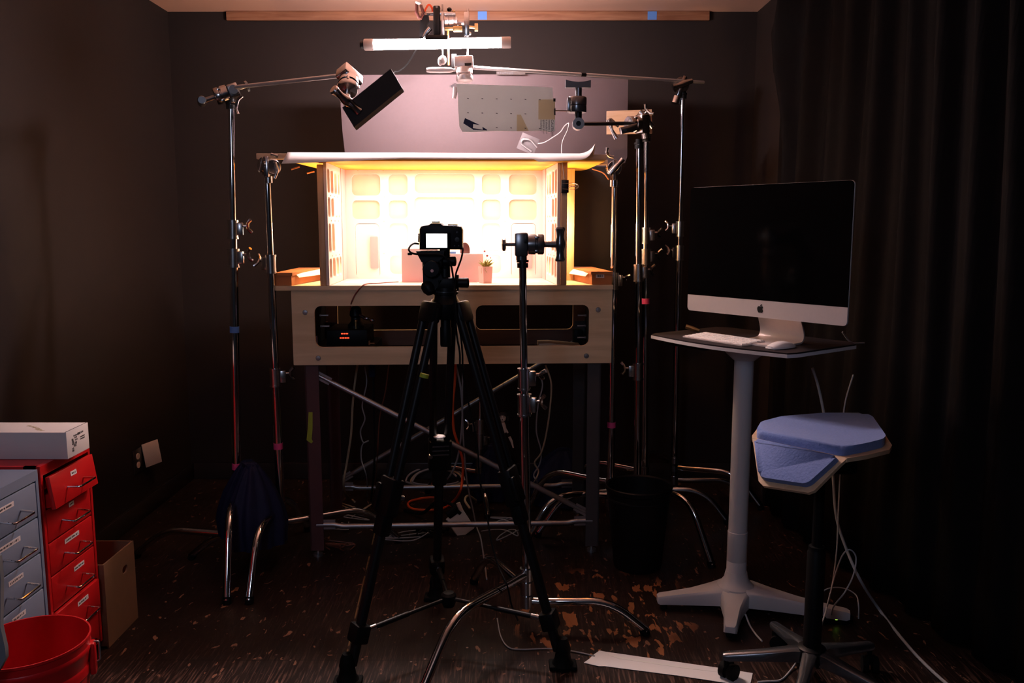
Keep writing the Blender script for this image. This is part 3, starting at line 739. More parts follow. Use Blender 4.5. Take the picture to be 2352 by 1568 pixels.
flatbox('flat orange brown cardboard box on the left end of the bench', uu, uu + .066, uu + .01, uu + .13, .040)
vv = L1 - .002
flatbox('flat orange brown cardboard box with a barcode label on the right end of the bench', vv - .084, vv, vv - .145, vv - .03, .042, True)

# warm lamps of the set: one up under the roof board, one behind the back wall
def set_lamp(name, lo, sx, sy, power, rot):
    ld = bpy.data.lights.new(name, 'AREA'); ld.shape = 'RECTANGLE'; ld.size = sx; ld.size_y = sy; ld.energy = power; ld.color = SET_COLOR
    o = bpy.data.objects.new(name, ld); COL.objects.link(o); o.matrix_world = TM @ Matrix.Translation(lo) @ rot
set_lamp('set_top_lamp', ((bu0 + bu1) / 2, .24, WH - .010), .74, .30, SET_TOP_W, Matrix.Rotation(R(0), 4, 'X'))
set_lamp('set_back_lamp', ((bu0 + bu1) / 2, BW + .085, TOPZ + .17), 1.12, .16, SET_BACK_W, Matrix.Rotation(R(-90), 4, 'X'))

def warm_fill(name, lo, k=1.0):
    ld = bpy.data.lights.new(name, 'POINT'); ld.energy = SET_SIDE_W * k; ld.color = (1.0, 0.56, 0.24); ld.shadow_soft_size = .02
    o = bpy.data.objects.new(name, ld); COL.objects.link(o); o.matrix_world = TM @ Matrix.Translation(lo)
warm_fill('set_side_fill', (uL - .034, .20, TOPZ + .24))  # fills added to warm the boxes and stands, no bulbs built
warm_fill('set_side_fill', (uR + .034, .20, TOPZ + .24))
set_lamp('desk_lamp', (-.03, .31, TOPZ + .05), .34, .08, SET_DESK_W, Matrix.Rotation(R(158), 4, 'X'))
warm_fill('gap_fill', (-.05, .535, TOPZ + .12), .28)  # fill added to light the rear panel edge through the gap

# ================================================================ STANDS, CLAMPS, BOOMS
def wing(bb, p, d, l=.026, bar=.055, up=(0, 0, 1)):
    """a thumb-screw: stem along d, then a bent wing bar."""
    d = Vector(d).normalized(); up = Vector(up); s = (up - d * up.dot(d)).normalized()
    p = Vector(p); q = p + d * l
    bb.cyl(p, q, .0055, n=10)
    bb.tube([q + s * bar * .5 + d * .014, q + s * bar * .25 + d * .002, q, q - s * bar * .25 + d * .002, q - s * bar * .5 + d * .014], [.0075, .0065, .0075, .0065, .0075], 8)

def stand(label, base, top, zs, knobs, legs, rad=(.0178, .0153, .0127), material='chrome', tapes=(), ztop_tape=None, group=None, zbot=.085, cap=True):
    bx_, by_ = base; T = Vector(top)
    t = thing('light_stand', label, 'light stand', (bx_, by_, 0), group)
    Bp = Vector((bx_, by_, zbot)); ax = (T - Bp).normalized()
    pt = lambda z: Bp + (T - Bp) * ((z - zbot) / (T.z - zbot))
    B().cyl(Bp, pt(zs[0]), rad[0], n=20).build('base_column', material, t)
    for i, z in enumerate(zs):
        z1 = zs[i + 1] if i + 1 < len(zs) else T.z
        B().cyl(pt(z - .02), pt(z1), rad[min(i + 1, 2)], n=20).build('riser', material, t)
        r = rad[min(i, 2)]
        a = R(knobs[i][0]); d = Vector((math.cos(a), math.sin(a), 0)); p = pt(z)
        bb = B().cyl(pt(z - .055), pt(z + .012), r + .0055, n=20).cyl(pt(z + .008), pt(z + .016), r + .0075, n=20).cyl(pt(z - .06), pt(z - .053), r + .0075, n=20)
        lug = Matrix.Translation(pt(z - .02)) @ frame_from((0, 0, 0), d)
        bb.box((r + .012, 0, 0), (.026, .024, .052), lug, .004)
        c = bb.build('collar', 'chrome_dull', t)
        kb = B()
        wing(kb, pt(z - .008) + d * (r + .024), d, .018, .056, (d.y * .4, -d.x * .4, knobs[i][1]))
        kb.build('thumb_screw', 'cast', c)
    if cap: B().cyl(pt(T.z - .022), pt(T.z - .006), rad[2] + .006, n=18).cyl(pt(T.z - .004), pt(T.z + .004), rad[2] + .008, n=18).cyl(pt(T.z), pt(T.z + .018), rad[2] + .002, n=18).build('top_bushing', 'black_metal', t)
    for ang, reach, za in legs:
        a = R(ang); d = Vector((math.cos(a), math.sin(a), 0)); o = pt(za); o.z = za
        hub = B().cyl(pt(za - .022), pt(za + .022), rad[0] + .006, n=20).build('leg_hub', 'chrome_dull', t)
        foot = Vector((bx_, by_, 0)) + d * reach
        k = o + d * (reach * .70); k.z = za + .012
        end = Vector((foot.x, foot.y, .014))
        lg = B().tube(fillet([o + d * rad[0], o + d * reach * .15, k, end], .10, 8), .0148, 14).build('leg', material, t)
        e2 = (end - k).normalized()
        B().cyl(end - e2 * .015, Vector((foot.x, foot.y, .001)), .0165, .017, 12).build('rubber_foot', 'rubber', lg)
    for z, m_ in tapes:
        B().cyl(pt(z - .013), pt(z + .013), rad[0] + .0015, n=20).build('tape_band', m_, t, label='band of ' + ('pink' if 'pink' in m_ else 'blue') + ' tape')
    return t, pt

# T-handled grip head: local X is the screw axis
def grip_head(label, o, x, z=(0, 0, 1), s=1.0, material='gun', handle=True, socket=True, hm='gun', group=None, knob=True, tall=1.0):
    m = frame_from(o, x, z) @ Matrix.Scale(s, 4)
    t = thing('grip_clamp', label, 'grip head', m, group)
    bb = B(m).box((-.022, 0, .0), (.044, .052, .078), None, .006)
    if socket: bb.cyl((-.022, 0, -.036), (-.022, 0, -.052), .0175, n=18)
    bd = bb.build('body', material, t)
    B(m).bx((-.012, -.0275, .004), (.0, -.0262, .032), .001).build('name_plate', 'black_metal', bd)
    B(m).lathe([(.010, 0), (.033, .001), (.034, .012), (.034, .024), (.030, .027), (.030, .029)], 28, Matrix.Rotation(R(90), 4, 'Y')).build('disc', material, t)
    bb = B(m).lathe([(.030, .028), (.030, .031), (.034, .034), (.034, .050), (.031, .054), (.012, .055), (.010, .056)], 28, Matrix.Rotation(R(90), 4, 'Y'))
    for k in range(4): a = R(45 + 90 * k); bb.box((.030, .031 * math.cos(a), .031 * math.sin(a)), (.016, .010, .010), None, .002)
    bb.build('disc', material, t)
    if handle:
        hd = B(m).cyl((.05, 0, 0), (.102, 0, 0), .0095, .0115, 14)
        H = .058 * tall
        hd.lathe([(.0, -H), (.014, -H), (.0168, -H + .006), (.0135, -H + .018), (.0125, -.024), (.0165, -.008), (.0175, 0), (.0165, .008), (.0125, .024), (.0135, H - .018), (.0168, H - .006), (.014, H), (0, H)], 20, Matrix.Translation((.108, 0, 0)))
        hd.build('t_handle', hm, t)
    if knob:
        kb = B(m).cyl((-.044, 0, 0), (-.078, 0, 0), .0058, n=12)
        kb.lathe([(0, -.0), (.017, .001), (.022, .004), (.022, .012), (.017, .015), (0, .0155)], 8, Matrix.Translation((-.088, 0, 0)) @ Matrix.Rotation(R(90), 4, 'Y'))
        kb.build('clamp_knob', hm, t)
    return t

ST = 'chrome light stands around the work bench'
# the stand in front, beside the photo tripod
G0 = Vector((.053, 2.84, 0)); GT = Vector((.0355, 2.84, 1.305))
stand('chrome light stand topped by a grip head, right of the photo tripod', (.053, 2.84), GT, (.835, .925), ((-15, .8), (10, .3)), ((236, .60, .205), (-6, .42, .105), (118, .44, .155)), group=ST)
grip_head('grey grip head with a T handle on the front light stand', GT + Vector((.0175, 0, .056)), (1, 0, 0), group=None, tall=.98)

# left pair
stand('tall chrome stand at the far left holding the left boom arm', (-1.17, 3.45), (-1.118, 3.45, 1.905), (1.315, 1.43), ((0, .9), (12, 1)), ((-78, .42, .30), (175, .46, .12), (60, .42, .20)), tapes=((.42, 'pink_tape'), (1.00, 'tape_blue')), group=ST)
stand('short chrome stand at the left end of the bench holding the front roof batten', (-.984, 3.46), (-.988, 3.46, 1.648), (.82, 1.29), ((15, 1), (160, .5)), ((-92, .42, .24), (178, .40, .10), (25, .52, .17)), tapes=((.505, 'pink_tape'),), group=ST)
# right group
stand('tall chrome stand behind the black bin, holding the grip arm with the grey card', (.575, 3.72), (.548, 3.72, 1.775), (.80, 1.24), ((180, .8), (5, .6)), ((-52, .43, .26), (178, .46, .20), (75, .4, .14)), group=ST)
stand('chrome stand close behind the grip arm stand, clamping the tan board', (.649, 3.99), (.622, 3.99, 1.83), (1.30, 1.40), ((8, .7), (0, .3)), ((-12, .40, .15), (150, .44, .24), (80, .38, .19)), tapes=((1.07, 'pink_tape'),), group=ST)
stand('tall chrome stand by the computer holding the long boom over the set', (.853, 4.3), (.846, 4.3, 2.07), (1.31, 1.43), ((196, .8), (175, .9)), ((-25, .45, .17), (-8, .40, .10), (120, .30, .2)), tapes=(), group=ST)
stand('short chrome stand at the right end of the bench holding the rear roof batten', (.458, 3.78), (.452, 3.78, 1.615), (1.20,), ((20, .2),), ((200, .42, .205), (75, .4, .15), (150, .46, .25)), rad=(.0178, .0135, .0127), tapes=((.52, 'pink_tape'),), group=ST)
stand('low chrome stand standing behind the bench legs, seen between the tripod legs', at(1101, 1180, 4.28).xy, at(1103, 905, 4.28), (.335, .415), ((20, .6), (200, .6)), ((40, .3, .2), (160, .3, .15), (-80, .3, .1)), rad=(.0165, .0195, .0105), group=ST)

# heads on the left stands
grip_head('grip head on top of the tall far left stand, gripping the left boom arm', (-1.125, 3.44, 1.945), (-.88, -.30, -.36), (.30, .9, .25), .98, 'cast', hm='gun')
bb = B(); wing(bb, (-1.108, 3.43, 1.905), (.9, -.1, -.25), .02, .075, (.4, 0, 1)); o = bb.build('wing_screw', 'cast', origin=(-1.108, 3.43, 1.905)); tag(o, 'cast wing screw below the grip head of the tall far left stand', 'screw')
A0, A1 = at(515, 203, 3.45), at(798, 172, 3.02)
o = B().tube([A0, A1], .0079, 14).build('boom_pole', 'boom', origin=A0); tag(o, 'slim chrome boom arm from the far left stand to the black foam flag', 'boom arm')
HC = at(799, 190, 3.02)
grip_head('grip head at the end of the left boom, holding the black foam flag', HC + Vector((0, .02, .010)), (.05, -.72, -.69), (.55, .1, -.83), 1.06, 'cast', hm='cast', knob=False, socket=False)
# black foam flag: a long flat block held by its corner
q = [at(px, py, 2.98) for px, py in ((897, 158), (923, 203), (813, 292), (786, 247))]
nv = (q[1] - q[0]).cross(q[3] - q[0]).normalized()
if nv.y < 0: nv = -nv
dn = (q[1] - q[0]).normalized()
o = B().prism(q, nv * .02 + dn * .010).build('foam_flag', 'foam_black', origin=sum(q, Vector()) / 4); tag(o, 'black foam board flag hanging tilted from the left boom', 'flag')
B().prism([q[0] + dn * .002 + nv * .002, q[1] + nv * .002 - dn * .002, q[1] + nv * .017 + dn * .008, q[0] + nv * .017 + dn * .012], (q[0] - q[3]).normalized() * .002).build('lit_edge', 'paper', o, label='edge painted white for the tube light')  # white strip paints the tube's light onto the flag edge

def clamp_head(label, o, x, z, s=1.0, material='cast', ang=35):
    """round jaw clamp: two discs, a yoke, a thumb screw."""
    m = frame_from(o, x, z) @ Matrix.Scale(s, 4)
    t = thing('stand_clamp', label, 'clamp', m)
    B(m).lathe([(0, -.006), (.028, -.005), (.031, 0), (.031, .010), (.026, .014), (0, .015)], 24, Matrix.Rotation(R(-90), 4, 'X') @ Matrix.Translation((0, 0, -.0))).build('jaw_disc', material, t)
    B(m).lathe([(0, .017), (.026, .018), (.029, .022), (.029, .034), (.024, .038), (0, .039)], 24, Matrix.Rotation(R(-90), 4, 'X')).build('jaw_disc', material, t)
    B(m).bx((-.008, -.012, -.05), (.010, .036, .034), .004).cyl((0, .008, -.075), (0, .008, -.048), .017, n=16).build('yoke', material, t)
    h = B(m).cyl((0, -.006, 0), (0, -.020, 0), .011, n=14)
    d = Vector((math.cos(R(ang)), 0, math.sin(R(ang))))
    h.tube([d * -.036 + Vector((0, -.024, 0)), d * -.020 + Vector((0, -.024, 0)), Vector((0, -.025, 0)), d * .020 + Vector((0, -.024, 0)), d * .045 + Vector((0, -.024, 0))], [.009, .0115, .014, .0105, .012], 12)
    h.build('clamp_handle', material, t)
    return t
C = at(615, 380, 3.40)
t = thing('stand_clamp', 'round double disc clamp gripping the left end of the front roof batten', 'clamp', C)
for ax_, off, mt in (((-.72, -.66, .20), (-.020, -.012, .002), 'cast'), ((.42, -.90, -.05), (.022, -.006, -.006), 'gun')):
    B().lathe([(0, -.010), (.027, -.009), (.031, -.004), (.031, .004), (.027, .007), (.024, .005), (0, .005)], 26, frame_from(C + Vector(off), ax_) @ Matrix.Rotation(R(90), 4, 'Y')).build('jaw_disc', mt, t)
B().bx(C + Vector((-.008, -.034, -.046)), C + Vector((.010, .012, .034)), .004).cyl(C + Vector((0, .002, -.068)), C + Vector((0, .002, -.042)), .0165, n=18).build('yoke', 'cast', t)
B().tube([C + Vector((.034, -.012, .010)), C + Vector((.042, -.016, -.020)), C + Vector((.030, -.020, -.052))], [.006, .0075, .006], 10).build('lever', 'cast', t)
B().tube([C + Vector((.012, .01, .045)), C + Vector((.040, .01, .036))], [.006, .008], 10).build('wing_tip', 'cast', t)
clamp_head('clamp on the right short stand, gripping the rear roof batten', at(1411, 386, 3.71), (1, .1, 0), (0, 0, 1), 1.05, 'cast', 48)
bb = B(); wing(bb, at(1383, 364, 3.70), (.75, -.2, .55), .03, .05, (-.5, 0, 1)); o = bb.build('wing_screw', 'cast', origin=at(1383, 364, 3.70)); tag(o, 'small wing screw at the right end of the rear roof batten', 'screw')

# grip arm with the grey card, on the stand behind the bin
J = at(1328, 285, 3.10)
A1 = at(1462, 283, 3.68)
o = B().tube([J, A1], .0079, 14).build('grip_pole', 'gun', origin=A1); tag(o, 'short dark grip arm reaching left from the stand behind the bin', 'grip arm')
mj = Matrix.Translation(J)
t = thing('grip_clamp', 'upright grip head with a wide T knob at the end of the short dark arm', 'grip head', mj)
B(mj).lathe([(.009, -.02), (.021, -.02), (.021, .02), (.009, .02)], 24, Matrix.Rotation(R(90), 4, 'X'), False).lathe([(.009, -.02), (.009, .02)], 24, Matrix.Rotation(R(90), 4, 'X'), False).build('socket_ring', 'chrome_dull', t)
B(mj).cyl((0, -.012, 0), (0, .018, 0), .0092, n=18).build('socket_hole', 'black_metal', t)
B(mj).cyl((0, 0, .015), (0, 0, .045), .013, n=16).build('neck', 'black_metal', t)
B(mj).lathe([(0, .040), (.032, .040), (.0335, .043), (.0335, .062), (.031, .064), (.0335, .066), (.0335, .090), (.031, .094), (0, .094)], 28, Matrix.Translation((-.004, 0, 0))).bx((-.041, -.02, .042), (-.024, .02, .092), .003).build('disc', 'gun', t)
B(mj).cyl((0, 0, .09), (0, 0, .125), .012, n=16).prism([(-.047, -.012, .126), (.043, -.012, .126), (.043, -.012, .152), (.025, -.012, .147), (0, -.012, .145), (-.025, -.012, .147), (-.047, -.012, .153)], (0, .024, 0)).build('t_handle', 'gun', t)
# grey card (back of a cut-up carton), on a thin rod
CY = 3.06
pts = [(1048, 192), (1120, 195), (1200, 197), (1269, 201), (1270, 222), (1275, 236), (1275, 300), (1262, 303), (1248, 299), (1200, 301), (1140, 300), (1085, 303), (1062, 302), (1055, 290), (1052, 240), (1052, 222)]
cc = [at(px, py, CY) for px, py in pts]
o = B().prism(cc, (0, .006, 0)).build('carton_card', 'carton', origin=at(1160, 250, CY))
tag(o, 'grey white piece of cut carton held level under the tube lamp', 'card')
def oncard(pl, dy=-.0006): return [at(px, py, CY) + Vector((0, dy, 0)) for px, py in pl]
B().prism(oncard([(1068, 271), (1102, 287), (1087, 285), (1086, 297), (1064, 283)]), (0, .0006, 0)).prism(oncard([(1086, 294), (1109, 298), (1108, 291), (1119, 298), (1119, 299.5), (1086, 298)]), (0, .0006, 0)).build('printed_shape', 'navy_ink', o, label='dark blue printed shape')
bb = B()
for row, n in ((226, 6), (259, 5), (292, 6)):
    for k in range(n):
        x = 1075 + k * 33; y = row + k * .6
        if row == 292 and k < 2: continue
        bb.prism(oncard([(x - 2, y - 1), (x + 2, y - .5), (x + 2, y + .8), (x - 2, y + .6)]), (0, .0006, 0))
bb.build('punched_slots', 'ink', o)
for k, wd in enumerate(('CAUTION', 'necessite 3', 'it should not', 'ignition sour', 'installed in')):
    p = at(1266 - k * 6.2, 274.5, CY) + Vector((0, -.0008, 0))
    mm = Matrix.Translation(p) @ Matrix(((0, 1, 0, 0), (0, 0, -1, 0), (-1, 0, 0, 0), (0, 0, 0, 1)))
    B().text(wd, .0098 if k else .0125, mm).build('printed_text', 'ink', o)
for a, c in (((1271, 226), (1276, 233)), ((1273, 249), (1276, 264))):
    p, r_ = at(*a, CY), at(*c, CY); B().bx(p + Vector((0, -.002, 0)), r_ + Vector((0, .008, 0))).build('tape_tab', 'foam_black', o)
p0, p1 = at(1274, 254, CY + .004), J + Vector((-.004, 0, .064))
B().tube([p0, at(1308, 254.5, CY + .02)], .0022, 8).build('support_rod', 'gun', o)

# heads above the stand behind the bin and the stand behind it
HC = at(1452, 288, 3.70)
grip_head('grip head on the stand behind the bin, holding the short dark arm', at(1466, 285, 3.70), (-.86, -.50, -.06), (0, 0, 1), 1.0, 'cast', handle=False, knob=False, socket=False)
bb = B(); m = frame_from(at(1440, 297, 3.55), (-.9, -.2, -.25))
t = thing('clamp_lever', 'orange lit lever screw hanging under the short dark grip arm', 'clamp', m)
B(m).bx((-.045, -.012, -.014), (.03, .012, .014), .003).build('block', 'cast', t); 
B().tube([at(1420, 290, 3.550), at(1402, 276, 3.540), at(1398, 275, 3.540)], [.008, .010, .007], 10).tube([at(1398, 276, 3.540), at(1406, 300, 3.530), at(1416, 318, 3.530)], [.012, .007, .011], 10).build('lever', 'cast', t)
B().cyl(at(1437, 299, 3.535), at(1437, 299, 3.528), .0055, n=10).build('hex_hole', 'black_metal', t)
b4 = [at(px, py, 4.02) for px, py in ((1394, 255), (1497, 251), (1498, 306), (1394, 308))]
o = B().prism(b4, (0, .018, 0)).build('tan_board', 'pine_h', origin=b4[0]); tag(o, 'small tan wooden board clamped behind the right stands', 'board')
clamp_head('clamp on the right hand stand holding the small tan board', at(1478, 274, 3.97), (1, .2, .2), (-.25, 0, 1), 1.15, 'cast', -60)
bb = B(); wing(bb, at(1480, 262, 3.94), (.5, -.4, .5), .02, .06, (-.5, 0, 1)); o = bb.build('wing_screw', 'cast', origin=at(1480, 262, 3.94)); tag(o, 'wing screw above the clamp of the small tan board', 'screw')

# long boom from the back right stand to the lamp
BD0, BD1 = at(1616, 189, 4.36), at(1068, 154, 3.57)
dv = (BD1 - BD0); 
def bpt(f): return BD0 + dv * f
o = B().tube([BD0, BD1], .0079, 14).build('boom_pole', 'boom', origin=BD0); tag(o, 'long chrome boom arm from the back right stand to the lamp clamps', 'boom arm')
fk = .555
B().tube([bpt(.545), bpt(.565)], .0082, 14).build('tape_band', 'black_plastic', o, label='band of black tape')
clamp_head('boom clamp on top of the tall stand by the computer', at(1566, 194, 4.29), (.95, .1, -.3), (0, 0, 1), 1.25, 'cast', 215)

# ---------------------------------------------------------------- the tube lamp and its clamps
LD = 3.6
E0, E1 = at(838, 103, LD), at(1172, 97.5, LD)
ld = (E1 - E0).normalized(); LC = (E0 + E1) / 2
lamp = thing('tube_lamp', 'long white tube lamp burning above the model set', 'lamp', LC)
ml = frame_from(LC, ld); hl = (E1 - E0).length / 2
half = lambda r, a0, a1, n=14: [(r * math.cos(R(a0 + (a1 - a0) * k / n)), r * math.sin(R(a0 + (a1 - a0) * k / n))) for k in range(n + 1)]
bb = B(ml); sec = half(.0205, 112, 428, 26); bb.rings([[Vector((x, y, z)) for y, z in sec] for x in (-hl + .035, hl - .035)]); bb.build('lit_diffuser', 'tube', lamp)
bb = B(ml); sec = half(.0208, 66, 114) ; bb.rings([[Vector((x, y, z + .0004)) for y, z in sec] for x in (-hl + .036, hl - .036)]); bb.build('housing', 'alu', lamp)
for s in (-1, 1):
    B(ml).lathe([(0, 0), (.022, 0), (.0235, .004), (.0235, .036), (.021, .040), (0, .040)], 20, Matrix.Translation((s * (hl - .037), 0, .0)) @ Matrix.Rotation(R(90 * s), 4, 'Y')).build('end_cap', 'diffuser_end', lamp)
B(ml).lathe([(0, 0), (.017, .0), (.017, .012), (.012, .016), (0, .016)], 14, Matrix.Translation((-hl - .003, 0, 0)) @ Matrix.Rotation(R(-90), 4, 'Y')).build('cable_gland', 'black_plastic', lamp)
def lp(px, py, d=LD): return at(px, py, d)
# strap / black bracket holding the tube
t = thing('lamp_bracket', 'tall black bracket gripping the middle of the tube lamp', 'bracket', lp(1003, 60))
a, b = lp(995, 14), lp(1012, 92)
B().bx((a.x, LD - .012, b.z + .006), (b.x, LD + .012, a.z), .005).build('post', 'black_plastic', t)
a, b = lp(978, 86), lp(1030, 95); B().bx((a.x, LD - .030, b.z), (b.x, LD + .018, a.z + .004), .003).build('foot', 'black_plastic', t)
B().lathe([(0, 0), (.005, 0), (.005, .002), (0, .002)], 12, Matrix.Translation(lp(1004, 18) + Vector((0, -.014, 0))) @ Matrix.Rotation(R(90), 4, 'X')).build('bolt_head', 'gun', t)
# small spring clamp with dark handles on the left of the bracket
t = thing('spring_clamp', 'dark spring clamp left of the black lamp bracket', 'clamp', lp(972, 55))
B().tube([lp(957, 8), lp(957, 28), lp(963, 42)], [.006, .008, .006], 10).tube([lp(967, 12), lp(973, 30), lp(966, 44)], [.006, .008, .006], 10).build('handles', 'brown', t)
B().prism([lp(966, 34), lp(984, 34), lp(986, 50), lp(980, 56), lp(978, 85), lp(964, 88), lp(965, 56)], (0, .02, 0)).build('jaw', 'black_plastic', t)
B().ball(lp(961, 6), (.013, .010, .010)).build('grip_tip', 'card_grey', t)
B().tube([lp(988, 65), lp(980, 75), lp(972, 86)], [.012, .011, .006], 10).build('jaw_pad', 'cast', t)
o = B().tube(spline([lp(972, 35), lp(978, 20), lp(985, 11), lp(992, 18), lp(994, 28)], 6), .0042, 8).build('orange_loop', 'orange_cable', origin=lp(985, 20)); tag(o, 'short orange cable loop beside the black lamp bracket', 'cable')
# silver clamp stack right of the bracket
t = thing('super_clamp', 'silver screw clamp between the black lamp bracket and the thin rod', 'clamp', lp(1035, 55))
B().bx(lp(980, 30) + Vector((0, -.008, -.008)), lp(1040, 30) + Vector((0, .012, .004)), .002).build('bar', 'cast', t)
B().bx(lp(1014, 28) + Vector((0, -.012, 0)), lp(1020, 80) + Vector((0, .012, 0)), .002).build('upright', 'alu', t)
B().lathe([(0, 0), (.017, 0), (.017, .012), (.014, .015), (.017, .018), (.017, .034), (.014, .038), (.017, .041), (.017, .050), (0, .050)], 20, Matrix.Translation(lp(1022, 48)) @ Matrix.Rotation(R(90), 4, 'Y')).build('barrel', 'alu', t)
B().bx(lp(1022, 36) + Vector((0, -.015, 0)), lp(1046, 30) + Vector((0, .015, 0)), .002).prism([lp(1040, 33), lp(1052, 50), lp(1052, 58), lp(1044, 46)], (0, .02, 0)).build('jaw', 'alu', t)
B().ball(lp(1032, 22), (.010, .010, .009)).build('knob', 'black_plastic', t)
B().ball(lp(1042, 27), .006).build('screw_tip', 'brass', t)
B().bx(lp(1022, 69) + Vector((0, -.012, 0)), lp(1052, 63) + Vector((0, .012, 0)), .002).bx(lp(1041, 73) + Vector((0, -.014, 0)), lp(1062, 61) + Vector((0, .012, 0)), .003).build('plate', 'brass', t)
B().cyl(lp(1051, 52), lp(1068, 52), .009, n=14).build('pin', 'alu', t)
t = thing('rod_clamp', 'pale square clamp on the thin rod above the right half of the tube lamp', 'clamp', lp(1072, 60))
B().bx(lp(1066, 84) + Vector((0, -.013, 0)), lp(1078, 28) + Vector((0, .013, 0)), .003).build('body', 'cast', t)
B().cyl(lp(1078, 62), lp(1090, 63), .0055, n=12).bx(lp(1090, 72) + Vector((0, -.006, 0)), lp(1098, 54) + Vector((0, .006, 0)), .002).build('thumb_screw', 'brass', t)
B().ball(lp(1079, 77), .007).build('set_screw', 'cast', t)
a, b = lp(1075, 20, LD + .03), lp(1074, 150, LD + .02)
o = B().tube([a, b], .004, 10).build('thin_rod', 'chrome', origin=b); tag(o, 'thin vertical rod joining the boom head to the lamp clamps', 'rod')
o = B().tube([lp(1016, 10, LD + .03), lp(1017, 128, LD + .03)], .0035, 10).build('thin_rod', 'chrome', origin=lp(1016, 128, LD + .03)); tag(o, 'second thin rod behind the black lamp bracket', 'rod')
o = B().tube([lp(1029, 70, LD + .03), lp(1031, 150, LD + .03)], .0042, 8).build('orange_lead', 'orange_cable', origin=lp(1030, 150, LD + .03)); tag(o, 'short orange lead hanging down behind the tube lamp', 'cable')
o = B().bx(lp(1036, 152) + Vector((0, .02, 0)), lp(1048, 121) + Vector((0, .04, 0)), .003).build('inline_switch', 'black_plastic', origin=lp(1042, 140)); tag(o, 'small dark inline switch hanging under the tube lamp', 'switch')
t = grip_head('bright chrome grip head at the lamp end of the long boom', lp(1066, 156, 3.57), (.05, -.1, -1), (1, 0, 0), 1.0, 'alu', hm='alu', handle=False, knob=False, socket=False)
o = B().lathe([(0, -.055), (.008, -.054), (.0115, -.04), (.0125, 0), (.0115, .04), (.008, .05), (.006, .055)], 18, frame_from(lp(1010, 161, 3.57), (0, 0, 1), (1, 0, 0)) @ Matrix.Rotation(R(0), 4, 'X')).cyl(lp(1040, 161, 3.57), lp(1056, 160, 3.57), .006, n=10).build('t_grip', 'alu', origin=lp(1010, 161, 3.57)); tag(o, 'pale T handle pointing left under the middle of the tube lamp', 'handle')
o = B().ball(lp(1017, 138, 3.57), (.016, .014, .019)).ball(lp(1011, 141, 3.57), (.010, .012, .018)).build('ball_grip', 'alu', origin=lp(1017, 138, 3.57)); tag(o, 'pale round knob hanging just under the tube lamp', 'knob')
o = B().tube([lp(1046, 200, 3.57), lp(1045, 215, 3.57), lp(1043, 226, 3.57)], [.010, .009, .008], 10).prism([lp(1032, 198, 3.57), lp(1046, 190, 3.57), lp(1052, 204, 3.57), lp(1042, 203, 3.57)], (0, .012, 0)).build('lower_lever', 'alu', origin=lp(1046, 200, 3.57)); tag(o, 'pale lever below the bright grip head, beside the grey carton card', 'lever')
cable('lamp_cable', 'thin dark cable dropping from the tube lamp behind the black foam flag', [lp(962, 106, LD + .02), lp(955, 116, 3.75), lp(945, 133, 3.85), lp(932, 151, 3.90), lp(915, 164, 3.92), lp(905, 166, 3.92), lp(890, 190, 3.92)], .004, 'black_cable', 7)

